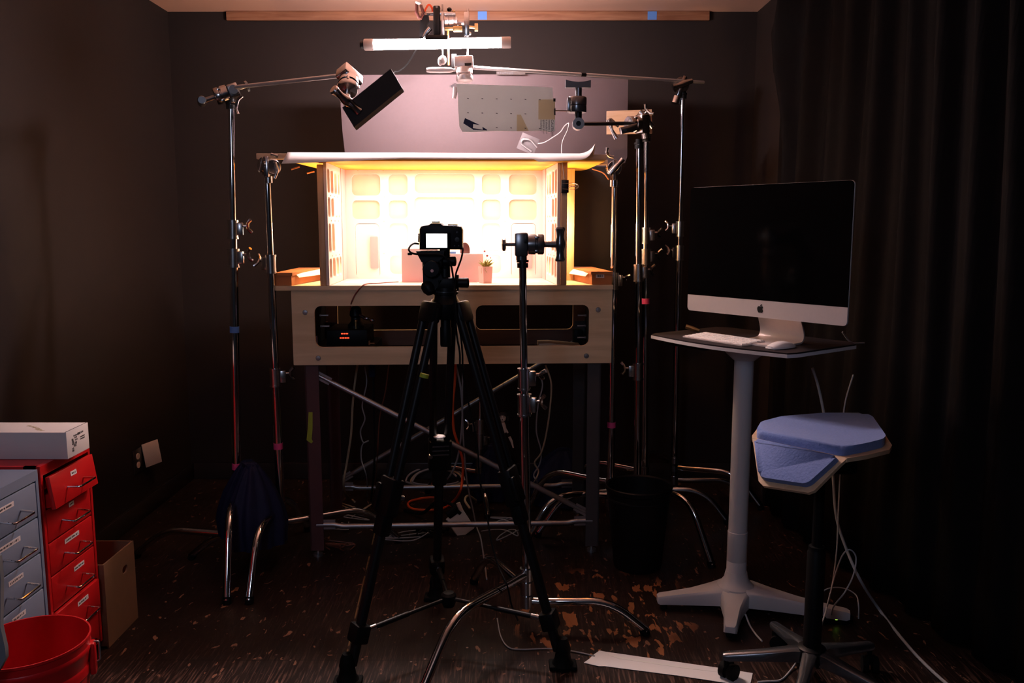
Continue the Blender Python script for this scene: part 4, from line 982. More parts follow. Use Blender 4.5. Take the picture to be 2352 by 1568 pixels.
# ================================================================ PHOTO TRIPOD AND CAMERA
AX = Vector((-.2145, 2.71, 0))
trip = thing('photo_tripod', 'black three-legged photo tripod with its head in the middle of the scene', 'tripod', AX)
TK = 2.71 / FPX * 1.0
def th(px, py, d=2.71): return at(px, py, d)
feet = {'left': Vector((-.515, 2.475, 0)), 'right': Vector((.165, 2.575, 0)), 'rear': Vector((-.292, 3.085, 0))}
apex = Vector((-.2145, 2.71, 1.165))
zl = {'left': .60, 'right': .615, 'rear': .645}
for nm, ft in feet.items():
    dr = Vector((ft.x - AX.x, ft.y - AX.y, 0)).normalized(); sd = Vector((-dr.y, dr.x, 0))
    hp = apex + dr * .055
    lk = hp + (ft - hp) * ((hp.z - zl[nm]) / hp.z)
    low = hp + (ft - hp) * ((hp.z - .10) / hp.z)
    ax_ = (ft - hp).normalized()
    lg = B().tube([hp + sd * .032, lk + sd * .025], .0135, 14).tube([hp - sd * .032, lk - sd * .025], .0135, 14).build('leg', 'black_metal', trip)
    fr = frame_from(hp - ax_ * .0, ax_, dr)
    B(fr).bx((-.018, -.044, -.017), (.050, .044, .017), .010).build('shoulder_hinge', 'black_plastic', lg)
    fl = frame_from(lk, ax_, dr)
    lo = B(fl).bx((-.035, -.040, -.022), (.085, .040, .022), .007).bx((.06, -.026, -.020), (.15, .026, .020), .008).bx((-.01, -.045, .012), (.07, -.02, .030), .005)
    lo.build('lock_collar', 'black_plastic', lg)
    bb = B(fl)
    for k in range(3): bb.bx((-.020 + k * .017, -.030, -.0245), (-.014 + k * .017, .030, -.0215), .001)
    bb.cyl((.02, .036, -.018), (.02, .036, -.030), .008, n=12).build('lock_bolts', 'gun', lg)
    B().tube([lk + ax_ * .05, ft - ax_ * .06], .0165, 14).build('lower_tube', 'black_metal', lg)
    # spreader node and rubber-shod foot
    nd = hp + (ft - hp) * ((hp.z - .155) / hp.z)
    B(frame_from(nd, ax_, dr)).bx((-.03, -.028, -.026), (.03, .028, .026), .008).build('spreader_clamp', 'black_plastic', lg)
    ff = frame_from(ft - ax_ * .0, -ax_, dr)
    B().lathe([(0, .0), (.036, .0), (.038, .012), (.028, .028), (.024, .05), (.026, .062), (.021, .085), (.014, .10), (0, .10)], 18, Matrix.Translation((ft.x, ft.y, .0005))).bx((ft.x - .045, ft.y - .03, .001), (ft.x + .045, ft.y + .03, .016), .006).build('rubber_shoe', 'rubber', lg)
    c = Vector((AX.x, AX.y, .175))
    n2 = nd + (c - nd) * .06
    sp = B().tube([n2, n2 + (c - n2) * .5], .009, 10).tube([n2 + (c - n2) * .45, c], .0068, 10).build('spreader_arm', 'black_metal', trip)
    B().tube([n2 + (c - n2) * .02, n2 + (c - n2) * .12], .0105, 10).build('spreader_end', 'cast', sp)
B().lathe([(0, -.03), (.020, -.028), (.026, -.01), (.026, .012), (.018, .02), (0, .022)], 16, Matrix.Translation((AX.x, AX.y, .175))).build('spreader_hub', 'black_plastic', trip)
# small yellow-green tape on the left leg
q = th(974, 864, 2.56)
B(frame_from(q + Vector((0, .01, 0)), (.28, .1, 1))).lathe([(.0135, -.006), (.0142, -.006), (.0142, .006), (.0135, .006)], 14, Matrix.Rotation(R(90), 4, 'Y')).build('tape_mark', 'green_tape', trip, label='band of yellow green tape')
# the rear lock carries a painted white reflection, built further down
# crown and centre column
zc0 = th(1022, 795).z
B().lathe([(0, 0), (.017, 0), (.0185, .006), (.0185, .06), (.0165, .065), (.0165, .35), (.014, .36), (0, .36)], 20, Matrix.Translation((AX.x, AX.y, zc0))).build('centre_column', 'black_plastic', trip)
B().lathe([(0, 1.128), (.040, 1.128), (.052, 1.145), (.052, 1.175), (.040, 1.190), (.036, 1.203), (.042, 1.206), (.042, 1.212), (0, 1.212)], 24, Matrix.Translation((AX.x, AX.y, 0))).build('crown', 'black_plastic', trip)
B().lathe([(0, 1.212), (.038, 1.212), (.038, 1.219), (.030, 1.222), (.030, 1.232), (.027, 1.236), (0, 1.236)], 24, Matrix.Translation((AX.x, AX.y, 0))).build('head_base', 'gun', trip)
yh = 2.70
def hb(px0, py0, px1, py1, y0=-.03, y1=.03, bev=.006):
    a, b = th(px0, py0), th(px1, py1); return (a.x, yh + y0, b.z), (b.x, yh + y1, a.z)
lo, hi = hb(1003, 636, 1050, 664); B().bx(lo, hi, .008).build('pan_block', 'black_plastic', trip)
B().prism([th(970, 602, yh - .03), th(1010, 602, yh - .03), th(1010, 622, yh - .03), th(1017, 640, yh - .03), th(1008, 655, yh - .03), th(1000, 666, yh - .03), th(972, 655, yh - .03)], (0, .06, 0)).build('tilt_arm', 'black_plastic', trip)
lo, hi = hb(976, 588, 1018, 614); B().bx(lo, hi, .006).build('tilt_block', 'black_plastic', trip)
B().prism([th(955, 577, yh - .035), th(1020, 576, yh - .035), th(1019, 590, yh - .035), th(1005, 602, yh - .035), th(968, 602, yh - .035)], (0, .07, 0)).build('camera_plate', 'black_plastic', trip)
B().lathe([(0, 0), (.026, 0), (.028, .005), (.028, .022), (.025, .026), (0, .027)], 12, Matrix.Translation(th(990, 618, yh - .055) + Vector((0, .028, 0))) @ Matrix.Rotation(R(90), 4, 'X')).build('tilt_knob', 'black_plastic', trip)
kq = th(992, 622, yh - .06)
B().lathe([(0, 0), (.005, 0), (.005, .001), (0, .001)], 12, Matrix.Translation(kq + Vector((0, .005, 0))) @ Matrix.Rotation(R(90), 4, 'X')).build('red_dot', 'setpink', trip, label='red dot')
def grip_handle(px0, px1, py, rr, px_f):
    a, b = th(px0, py, yh), th(px1, py, yh); f0 = th(px_f, py, yh)
    B().cyl(a, b, rr * .92, rr, 20).ball(b, (rr * .35, rr, rr)).cyl(f0 + Vector((-.004, 0, 0)), f0 + Vector((.004, 0, 0)), rr * 1.0, n=20).bx(f0 + Vector((-.004, -.008, -rr * 1.55)), f0 + Vector((.004, .008, rr * 1.55)), .002).build('locking_handle', 'black_plastic', trip)
grip_handle(1012, 1045, 600, .0155, 1022); grip_handle(1044, 1074, 649, .0165, 1051)
B().lathe([(0, -.024), (.014, -.022), (.021, -.01), (.023, .006), (.018, .016), (0, .018)], 14, frame_from(th(984, 660, yh - .02), (.4, -.2, .3), (.3, 0, 1))).build('pan_knob', 'black_plastic', trip)
lo, hi = hb(1000, 664, 1048, 671, -.03, .03); B().cyl(th(1024, 668, yh), th(1024, 660, yh), .033, n=20).build('pan_ring', 'black_metal', trip)
q = th(1005, 978, 2.9); q = Vector((-.254, 2.905, .655))
B().lathe([(0, 0), (.021, 0), (.022, .003), (.017, .006), (0, .007)], 20, Matrix.Translation((-.2535, 2.878, .69))).build('lock_glint', 'paper', trip, label='white disc painted as a reflection')  # white disc stands in for the bright reflection on the lock

# the camera
yc = 2.69
a, b = at(963, 573, yc), at(1062, 521, yc)
camb = thing('photo_camera', 'black camera on the tripod with its lit rear screen facing us', 'camera', ((a.x + b.x) / 2, yc + .03, a.z))
out = [(963, 573), (963, 526), (967, 519), (976, 517), (984, 516), (990, 512), (1012, 512), (1018, 517), (1050, 518), (1058, 520), (1062, 528), (1062, 573)]
B().plate([(at(px, py, yc).x, at(px, py, yc).z) for px, py in out], [], yc, yc + .062, bev=.006).build('body', 'black_plastic', camb)
B().bx(at(992, 511.5, yc + .01), at(1010, 508, yc + .01) + Vector((0, .025, 0)), .001).build('hot_shoe', 'gun', camb)
B().cyl(at(1040, 519, yc + .03), at(1040, 515, yc + .03), .016, n=18).build('mode_dial', 'gun', camb)
B().lathe([(.034, 0), (.036, .01), (.036, .06), (.033, .085), (0, .085)], 26, Matrix.Translation((a.x * .5 + b.x * .5 - .006, yc + .06, (a.z + b.z) / 2)) @ Matrix.Rotation(R(-90), 4, 'X')).build('lens', 'black_plastic', camb)
p, q = at(976, 572, yc), at(1034, 534, yc)
sc = B().bx((p.x, yc - .009, p.z), (q.x, yc, q.z), .002).build('screen_bezel', 'glass', camb)
p, q = at(979.5, 568.5, yc), at(1027.5, 536.5, yc)
B().bx((p.x, yc - .0096, p.z), (q.x, yc - .0088, q.z)).build('screen', 'lcd', sc, label='bright white rear screen')
bb = B()
for px, py, r in ((1050, 550, .0085), (1050, 534, .004), (1044, 565, .003), (1054, 565, .003)):
    bb.lathe([(0, 0), (r, 0), (r * .9, .0025), (0, .003)], 16, Matrix.Translation(at(px, py, yc) + Vector((0, .001, 0))) @ Matrix.Rotation(R(90), 4, 'X'))
bb.build('buttons', 'black_metal', camb)
B().bx(at(960, 556, yc + .02), at(963.5, 536, yc + .02) + Vector((0, .02, 0)), .001).build('port_door', 'gun', camb)
cable('camera_cable', 'black cable looping from the left side of the camera round the tripod head', [at(962, 560, yc + .03), at(952, 559, yc + .02), at(943, 564, yc - .01), at(939, 573, yc - .03), at(944, 580, yc - .04), at(955, 583, yc - .045), at(975, 584, yc - .05), at(1000, 584, yc - .05), at(1018, 588, yc - .045), at(1034, 605, yc - .04), at(1040, 630, yc - .04), at(1043, 660, yc - .04), at(1045, 690, yc - .05), at(1046, 730, yc - .04), at(1050, 775, yc), at(1056, 810, yc), at(1056, 850, yc)], .0032, 'black_cable', 7)
cable('camera_cable', 'second black cable hanging from the right side of the camera', [at(1061, 566, yc + .02), at(1063, 574, yc + .0), at(1060, 592, yc - .01), at(1053, 612, yc - .02), at(1047, 630, yc - .03), at(1045, 655, yc - .035), at(1046, 690, yc - .06), at(1049, 730, yc - .06), at(1058, 770, yc - .05), at(1062, 810, yc - .03), at(1064, 860, yc), at(1075, 920, yc + .05), at(1090, 985, yc + .1), at(1098, 1040, yc + .12), at(1102, 1100, yc + .14), at(1118, 1180, yc + .14), at(1128, 1240, yc + .10), at(1145, 1300, yc + .05), at(1165, 1345, yc - .0), at(1175, 1390, yc + .02), at(1190, 1425, yc)], .0030, 'black_cable', 7)
o = B().bx(at(936, 586, yc - .03), at(946, 580, yc - .03) + Vector((0, .012, 0)), .002).build('cable_clip', 'black_plastic', origin=at(940, 583, yc - .03)); tag(o, 'small black cable clip left of the tripod head', 'clip')

# ================================================================ COMPUTER STATION
DZ = 1.02
de = Vector((.592, -.806, 0)); dn_ = Vector((.806, .592, 0))
dm = Matrix((de, dn_, Vector((0, 0, 1)))).transposed().to_4x4(); dm.translation = (.865, 3.02, 0)
desk = thing('standing_desk', 'small grey standing desk on one thick column with a three-legged base', 'desk', Matrix.Translation((.83, 3.0, 0)))
def dtop(grow, z0, z1, bev):
    hw, hd = .312 + grow, .205 + grow
    pts = [(-hw, hd - .03), (-hw, -hd + .035)]
    for k in range(9):
        f = k / 8; pts.append((-hw + .012 + (2 * hw - .024) * f, -hd - .042 * math.sin(math.pi * f)))
    pts += [(hw, -hd + .035), (hw, hd - .04), (hw - .04, hd), (-hw + .04, hd)]
    return B(dm).prism([(x, y, z0) for x, y in pts], (0, 0, z1 - z0))
dtop(0, DZ - .016, DZ - .005, .002).build('desk_top', 'laminate', desk, label='white edged desk top')
dtop(-.002, DZ - .0048, DZ, 0).build('desk_mat', 'mat_dark', desk, label='dark desk mat')
B(dm).bx((-.30, -.14, DZ - .045), (-.09, .10, DZ - .0165), .006).build('under_tray', 'black_plastic', desk)
cx, cy = .836, 2.997
B().lathe([(0, .945), (.038, .945), (.044, .950), (.062, .966), (.082, .990), (.088, DZ - .0165), (0, DZ - .0165)], 28, Matrix.Translation((cx, cy, 0))).build('column_bracket', 'grey_paint', desk)
B().lathe([(.0, .30), (.0345, .30), (.0345, .948), (0, .948)], 32, Matrix.Translation((cx, cy, 0))).build('upper_column', 'grey_paint', desk)
B().lathe([(.0, .07), (.0365, .07), (.0365, .190), (.0355, .1915), (.0365, .193), (.0365, .303), (.034, .306), (0, .306)], 32, Matrix.Translation((cx, cy, 0))).build('lower_column', 'grey_paint', desk)
def baseleg(tip, w0=.15, w1=.045, curve=0.0):
    T = Vector(tip); C0 = Vector((cx, cy, 0)); d = Vector((T.x - cx, T.y - cy, 0)); ln = d.length; d.normalize(); sd = Vector((-d.y, d.x, 0))
    rs = []
    for f, w, zt, h in ((-.10, .075, .105, .062), (.0, .110, .106, .064), (.14, .125, .101, .064), (.30, .092, .090, .058), (.55, .062, .074, .048), (.85, .050, .060, .036), (.97, .046, .055, .032), (1.0, .034, .050, .024)):
        c = C0 + d * ln * f + sd * curve * math.sin(math.pi * max(0, f)); w2 = w / 2
        rs.append([c + sd * x + Vector((0, 0, z)) for x, z in ((-w2, zt - h), (-w2, zt - .012), (-w2 * .8, zt - .002), (w2 * .8, zt - .002), (w2, zt - .012), (w2, zt - h))])
    return rs, d, T
def mkleg(tip, caster=False, curve=0.0):
    rs, d, T = baseleg(tip, curve=curve)
    bb = B(); bb.rings(rs); lg = bb.build('base_leg', 'grey_paint', desk, ang=50)
    e = Vector((T.x, T.y, 0)) - d * .025
    if caster:
        B().cyl(e + Vector((0, 0, .024)), e + Vector((0, 0, .03)), .018, n=16).build('caster_cap', 'black_plastic', lg)
        B().cyl(e + Vector((-.014, 0, .0125)), e + Vector((.014, 0, .0125)), .0122, n=16).build('caster_wheel', 'rubber', lg)
    else: B().cyl(e + Vector((0, 0, .001)), e + Vector((0, 0, .027)), .014, .012, n=14).build('glide', 'rubber', lg)
mkleg((.545, 3.005)); mkleg((1.215, 2.87)); mkleg((.755, 2.755), True); mkleg((.93, 3.28))
B().lathe([(0, .06), (.070, .06), (.068, .096), (.056, .106), (.045, .122), (.039, .15), (.0, .15)], 28, Matrix.Translation((cx, cy, 0))).build('base_hub', 'grey_paint', desk)

# computer
ce = Vector((.6, -.8, 0)); cn = Vector((.8, .6, 0))
cm = Matrix((ce, cn, Vector((0, 0, 1)))).transposed().to_4x4(); cm.translation = (.85, 2.87, DZ)
pc = thing('desktop_computer', 'large silver all-in-one computer with a black screen on the standing desk', 'computer', cm)
z0, z1 = .092, .541
B(cm).plate(rrect(-.325, .325, z0, z1, .014, 5), [], .0, .006, bev=.001).build('housing', 'alu', pc)
bb = B(cm); n = 40
rs = []
for k, y in ((1.0, .006), (.97, .014), (.88, .026), (.7, .038), (.4, .046), (.05, .049)):
    rs.append([Vector((x * k, y, (z0 + z1) / 2 + (z - (z0 + z1) / 2) * k)) for x, z in rrect(-.323, .323, z0 + .002, z1 - .002, .014, 5)])
bb.rings(rs, True); bb.build('rear_shell', 'alu', pc)
zc = z0 + .059
B(cm).plate([p for p in rrect(-.3245, .3245, zc - .03, z1 - .0005, .0138, 5) if p[1] > zc + .02] + [(-.3245, zc), (.3245, zc)], [], -.0022, -.0002).build('screen_glass', 'glass', pc)
B(cm).plate([(-.3245, zc - .0006)] + [p for p in rrect(-.3245, .3245, z0, zc + .05, .0138, 5) if p[1] < zc - .02] + [(.3245, zc - .0006)], [], -.0022, -.0002).build('chin', 'alu', pc)
# black apple shaped mark on the chin
def svg(d):
    import re
    tk = re.findall(r'[MmCcSszZ]|-?\d*\.\d+|-?\d+', d); i = 0; polys = []; cur_ = []; p = (0, 0); cmd = None; lc = None
    num = lambda k: [float(t) for t in tk[i:i + k]]
    while i < len(tk):
        if tk[i].isalpha():
            cmd = tk[i]; i += 1
            if cmd in 'zZ':
                if cur_: polys.append(cur_)
                cur_ = []; continue
        if cmd == 'M': a = num(2); i += 2; p = tuple(a); cur_ = [p]; cmd = 'C' if False else 'M'; continue
        if cmd in 'cCsS':
            k = 6 if cmd in 'cC' else 4
            a = num(k); i += k; rel = cmd.islower(); ox, oy = p if rel else (0, 0)
            q = [(a[j] + ox, a[j + 1] + oy) for j in range(0, k, 2)]
            if k == 4: q = [((2 * p[0] - lc[0], 2 * p[1] - lc[1]) if lc else p)] + q
            for s_ in range(1, 6):
                t = s_ / 5; u = 1 - t
                cur_.append(tuple(u ** 3 * p[j] + 3 * u * u * t * q[0][j] + 3 * u * t * t * q[1][j] + t ** 3 * q[2][j] for j in (0, 1)))
            p = q[2]; lc = q[1]
    if cur_: polys.append(cur_)
    return polys
AP = "M12.152 6.896 c-.948 0 -2.415 -1.078 -3.96 -1.04 -2.04 .027 -3.91 1.183 -4.961 3.014 -2.117 3.675 -.546 9.103 1.519 12.09 1.013 1.454 2.208 3.09 3.792 3.039 1.52 -.065 2.09 -.987 3.935 -.987 1.831 0 2.35 .987 3.96 .948 1.637 -.026 2.676 -1.48 3.676 -2.948 1.156 -1.688 1.636 -3.325 1.662 -3.415 -.039 -.013 -3.182 -1.221 -3.22 -4.857 -.026 -3.04 2.48 -4.494 2.597 -4.559 -1.429 -2.09 -3.623 -2.324 -4.39 -2.376 -2 -.156 -3.675 1.09 -4.61 1.09 z M15.53 3.83 c.843 -1.012 1.4 -2.427 1.245 -3.83 -1.207 .052 -2.662 .805 -3.532 1.818 -.78 .896 -1.454 2.338 -1.273 3.714 1.338 .104 2.715 -.688 3.559 -1.701 z"
bb = B(cm); sc_ = .030 / 24; zlogo = z0 + .031
for poly in svg(AP): bb.plate([((x - 12) * sc_, zlogo - (y - 12) * sc_) for x, y in poly], [], -.0032, -.0024)
bb.build('logo', 'logo', pc, label='small black fruit shaped emblem')
# bent metal foot
prof = [(.050, .20), (.080, .14), (.110, .075), (.125, .035), (.120, .012), (.100, .0045), (.06, .004), (-.045, .003)]
pp = spline([Vector((0, y, z)) for y, z in prof], 5)
bb = B(cm); rs = []
for i, p in enumerate(pp):
    f = i / (len(pp) - 1); w = .085 + .012 * f
    t_ = (pp[min(i + 1, len(pp) - 1)] - pp[max(i - 1, 0)]).normalized(); nn = Vector((0, -t_.z, t_.y)) * .0028
    rs.append([Vector((-w, p.y, max(p.z, .0032))) + nn, Vector((w, p.y, max(p.z, .0032))) + nn, Vector((w, p.y, max(p.z, .0032))) - nn, Vector((-w, p.y, max(p.z, .0032))) - nn])
bb.rings(rs); bb.build('stand_foot', 'alu', pc, ang=50)

# keyboard, mouse, small peg
ke = Vector((.545, -.838, 0)); kn = Vector((.838, .545, 0))
km = Matrix((ke, kn, Vector((0, 0, 1)))).transposed().to_4x4(); km.translation = Vector((.622, 3.045, DZ + .0008))
kb = thing('keyboard', 'slim white keyboard along the front edge of the standing desk', 'keyboard', km)
B(km).prism([(.0, 0, 0), (.0, .115, 0), (.0, .115, .011), (.0, 0, .0045)], (.279, 0, 0)).build('key_tray', 'alu', kb)
rows = [[1] * 14, [1] * 13 + [1.5], [1.5] + [1] * 13, [1.75] + [1] * 11 + [1.75], [2.25] + [1] * 10 + [2.25], [1, 1, 1, 1.25, 5, 1.25, 1, 1, 1, 1]]
for r_, ws in enumerate(rows):
    tot = sum(ws); x = .004; y = .098 - r_ * .0185; un = .271 / tot
    for w in ws:
        zt = .0045 + (.011 - .0045) * (y + .008) / .115
        B(km).bx((x + .0012, y, zt - .0004), (x + un * w - .0012, y + .0155, zt + .0018)).build('key', 'keys', kb)
        x += un * w
mm = Matrix((ke, kn, Vector((0, 0, 1)))).transposed().to_4x4(); mm.translation = Vector((.895, 2.775, DZ + .0006))
mo = thing('computer_mouse', 'smooth white mouse on the dark desk mat, right of the keyboard', 'mouse', mm)
bb = B(mm); rs = []
for k in range(9):
    f = k / 8; y = -.0565 + .113 * f; h = .006 + .016 * math.sin(math.pi * (f * .86 + .07)); w = .0285 * (math.sin(math.pi * (f * .84 + .08)) ** .35)
    rs.append([Vector((x * w, y, z)) for x, z in ((-1, .001), (-1, .005), (-.8, h * .75), (-.35, h), (.35, h), (.8, h * .75), (1, .005), (1, .001))])
bb.rings(rs); bb.build('mouse_shell', 'mouse', mo, ang=70)
q = onz(1592, 757, DZ + .008)
o = B().tube([q + Vector((-.026, .010, .012)), q + Vector((0, 0, .004)), q + Vector((.022, -.010, -.003))], [.0085, .0085, .006], 8).build('small_tan_stick', 'brass', origin=q); tag(o, 'short tan stick lying at the back left corner of the standing desk', 'stick')
o = B().tube(spline([at(1935, 762, 3.0), at(1948, 780, 3.0), at(1960, 787, 3.0), at(1985, 787, 3.02)], 6), .003, 6).build('desk_cable', 'grey_cable', origin=at(1948, 780, 3.0)); tag(o, 'short grey cable end hanging off the right corner of the standing desk', 'cable')

# white leads dropping from the desk to the floor on the right
cable('power_cable', 'thick white cable sweeping down from the desk across the floor to the lower right', [at(1866, 845, 3.12), at(1880, 890, 3.12), at(1895, 965, 3.1), at(1912, 1080, 3.05), at(1920, 1180, 2.98), at(1940, 1250, 2.92), at(1975, 1330, 2.85), onz(2020, 1400, .01), onz(2075, 1470, .006), onz(2120, 1520, .006), onz(2175, 1570, .006), onz(2230, 1610, .006)], .0052, 'white_cable', 8)
cable('data_cable', 'thin white cable falling behind the blue stool seat to its base', [at(1960, 860, 3.12), at(1942, 920, 3.12), at(1935, 980, 3.1), at(1930, 1080, 3.05), at(1925, 1190, 2.95), at(1922, 1260, 2.88), at(1912, 1340, 2.80), at(1895, 1410, 2.72), at(1880, 1450, 2.66), onz(1884, 1480, .006), onz(1900, 1500, .005)], .0028, 'white_cable', 7)
cable('data_cable', 'thin white cable forming a loop beside the stool column', [onz(1882, 1455, .005), at(1900, 1390, 2.74), at(1918, 1320, 2.8), at(1935, 1275, 2.82), at(1952, 1262, 2.82), at(1966, 1280, 2.82), at(1960, 1320, 2.8), at(1940, 1360, 2.78), at(1915, 1392, 2.8), onz(1908, 1420, .006)], .0026, 'white_cable', 7)
cable('data_cable', 'thin white cable arching over the right foot of the standing desk', [onz(1875, 1372, .05), at(1900, 1352, 2.98), at(1935, 1350, 2.98), at(1965, 1365, 2.96), at(1972, 1390, 2.9), onz(1972, 1420, .006)], .0024, 'white_cable', 7)
cable('floor_cable', 'thin white cable curving out under the front leg of the standing desk', [onz(1712, 1410, .04), onz(1722, 1435, .012), onz(1735, 1455, .005), onz(1750, 1472, .005)], .0032, 'white_cable', 7)
cable('floor_cable', 'thin white cable on the floor under the stool base', [onz(1840, 1505, .02), onz(1815, 1540, .005), onz(1793, 1561, .004), onz(1765, 1564, .004), onz(1740, 1566, .004)], .0030, 'white_cable', 7)
q = onz(1917, 1428, 0)
t = thing('power_brick', 'small black adapter with a green light on the floor behind the stool', 'adapter', q)
B().bx((q.x - .055, q.y - .02, .0005), (q.x + .06, q.y + .04, .032), .004).build('case', 'black_plastic', t)
B().bx((q.x - .006, q.y - .022, .018), (q.x + .002, q.y - .0195, .023)).build('indicator', 'led_green', t, label='green light')

# ================================================================ STOOL
HB = Vector((.925, 2.45, 0))
st = thing('saddle_stool', 'black stool with a bent plywood seat and two blue cushions, front right', 'stool', HB)
SZ = .785
def onplane(px, py, o, n):
    r = ray(px, py); c = Vector((0, 0, CAM_H)); return c + r * ((o - c).dot(n) / r.dot(n))
ha, hb_ = onz(1728, 1006, SZ), onz(1946, 1052, SZ)
hd_ = (hb_ - ha).normalized(); ho = Vector((hd_.y, -hd_.x, 0))
if ho.y > 0: ho = -ho
fd = (ho * math.cos(R(48)) + Vector((0, 0, -math.sin(R(48))))).normalized()      # runs down the front flap
fn = hd_.cross(fd).normalized()
if fn.z < 0: fn = -fn
up_o = [onz(px, py, SZ) for px, py in ((1728, 1006), (1727, 1000), (1740, 983), (1790, 968), (1890, 959), (1992, 959), (2014, 969), (2049, 1022), (2043, 1032), (1990, 1045), (1946, 1052))]
lowpts = [onplane(px, py, ha, fn) for px, py in ((1728, 1006), (1946, 1052), (1932, 1064), (1870, 1126), (1856, 1131), (1752, 1115), (1742, 1104))]
def soft_slab(pts, n, h, bev):
    t = bmesh.new(); n = n.normalized()
    a = [t.verts.new(p) for p in pts]; b = [t.verts.new(p + n * h) for p in pts]; k = len(a)
    t.faces.new(a); t.faces.new(b)
    for i in range(k): t.faces.new((a[i], a[(i + 1) % k], b[(i + 1) % k], b[i]))
    bs = set(b); es = [e for e in t.edges if e.verts[0] in bs and e.verts[1] in bs]
    bmesh.ops.bevel(t, geom=es, offset=bev, segments=5, profile=0.5, affect='EDGES')
    bb = B(); me = bpy.data.meshes.new('tmp'); t.to_mesh(me); t.free(); bb.bm.from_mesh(me); bpy.data.meshes.remove(me); return bb
def round_corners(pts, r=.018, n=4):
    out = []; k = len(pts)
    for i in range(k):
        a, b, c = pts[i - 1], pts[i], pts[(i + 1) % k]; d1, d2 = a - b, c - b; rr = min(r, d1.length * .45, d2.length * .45)
        p, q = b + d1.normalized() * rr, b + d2.normalized() * rr
        for m in range(n + 1):
            f = m / n; out.append(p * (1 - f) ** 2 + b * 2 * f * (1 - f) + q * f * f)
    return out
UPN = Vector((0, 0, 1))
bb = B(); bb.prism(up_o, (0, 0, -.012)); bb.prism([p - fn * .0005 for p in lowpts], -fn * .0115)
bb.build('seat_shell', 'maple', st, ang=30)
B().bx((HB.x - .09, HB.y - .03, .690), (HB.x + .10, HB.y + .13, .752), .01).build('seat_plate', 'black_metal', st)
cu_ = round_corners([onz(px, py, SZ + .0005) for px, py in ((1736, 1006), (1747, 986), (1795, 973), (1890, 965), (1985, 965), (2003, 973), (2034, 1019), (2028, 1027), (1990, 1037), (1934, 1048))], .02)
soft_slab(cu_, UPN, .026, .018).build('rear_cushion', 'bluefab', st, ang=80)
cl_ = round_corners([onplane(px, py, ha + fn * .0005, fn) for px, py in ((1738, 1014), (1929, 1056), (1918, 1067), (1866, 1114), (1853, 1119), (1760, 1105), (1748, 1097))], .012)
soft_slab(cl_, fn, .022, .015).build('front_cushion', 'bluefab', st, ang=80)
B().lathe([(0, .10), (.027, .10), (.027, .44), (.024, .445), (.024, .46), (.0155, .462), (.0155, .70), (0, .70)], 24, Matrix.Translation(HB)).build('gas_column', 'black_plastic', st)
B().lathe([(0, .085), (.040, .085), (.045, .10), (.042, .135), (.030, .142), (0, .142)], 24, Matrix.Translation(HB)).build('base_hub', 'black_metal', st)
for k in range(5):
    a = R(170 + 72 * k); d = Vector((math.cos(a), math.sin(a), 0)); sd = Vector((-d.y, d.x, 0)); rs = []
    for f, w, zt, h in ((.05, .05, .135, .045), (.2, .040, .132, .042), (.55, .034, .112, .030), (.95, .030, .094, .022), (1.0, .024, .090, .016)):
        cc_ = HB + d * .265 * f
        rs.append([cc_ + sd * x * w / 2 + Vector((0, 0, z)) for x, z in ((-1, zt - h), (-1, zt - .006), (-.6, zt), (.6, zt), (1, zt - .006), (1, zt - h))])
    bb = B(); bb.rings(rs); lg = bb.build('base_leg', 'gun', st, ang=50)
    e = HB + d * .255; cd = Vector((math.cos(a + .9), math.sin(a + .9), 0)); cs = Vector((-cd.y, cd.x, 0)); wc = e + cd * -.018 + Vector((0, 0, .027))
    cb = B().cyl(e + Vector((0, 0, .045)), e + Vector((0, 0, .076)), .008, n=10)
    for s in (-1, 1): cb.cyl(wc + cs * s * .006, wc + cs * s * .024, .0265, n=20)
    cb.box(wc + Vector((0, 0, .016)), (.03, .012, .03), None, .003)
    cb.build('caster', 'rubber', lg)

# strip of white paper on the floor
pl = [(1377, 1494), (1392, 1497), (1652, 1534), (1729, 1546), (1724, 1568), (1712, 1575), (1560, 1552), (1389, 1530), (1376, 1530), (1341, 1522), (1355, 1512), (1360, 1506)]
gp = [onz(px, py, .0015) for px, py in pl]
o = B().prism(gp, (0, 0, .0012)).build('paper_strip', 'paper', origin=sum(gp, Vector()) / len(gp)); WM[o.name] = Matrix.Translation(o.location)
tag(o, 'long torn strip of white paper lying on the floor beside the stool', 'paper')
B().prism([onz(px, py, .0028) for px, py in ((1396, 1503), (1560, 1530), (1650, 1543), (1560, 1532.5), (1420, 1512))], (0, 0, .0004)).build('crease', 'card_grey', o)

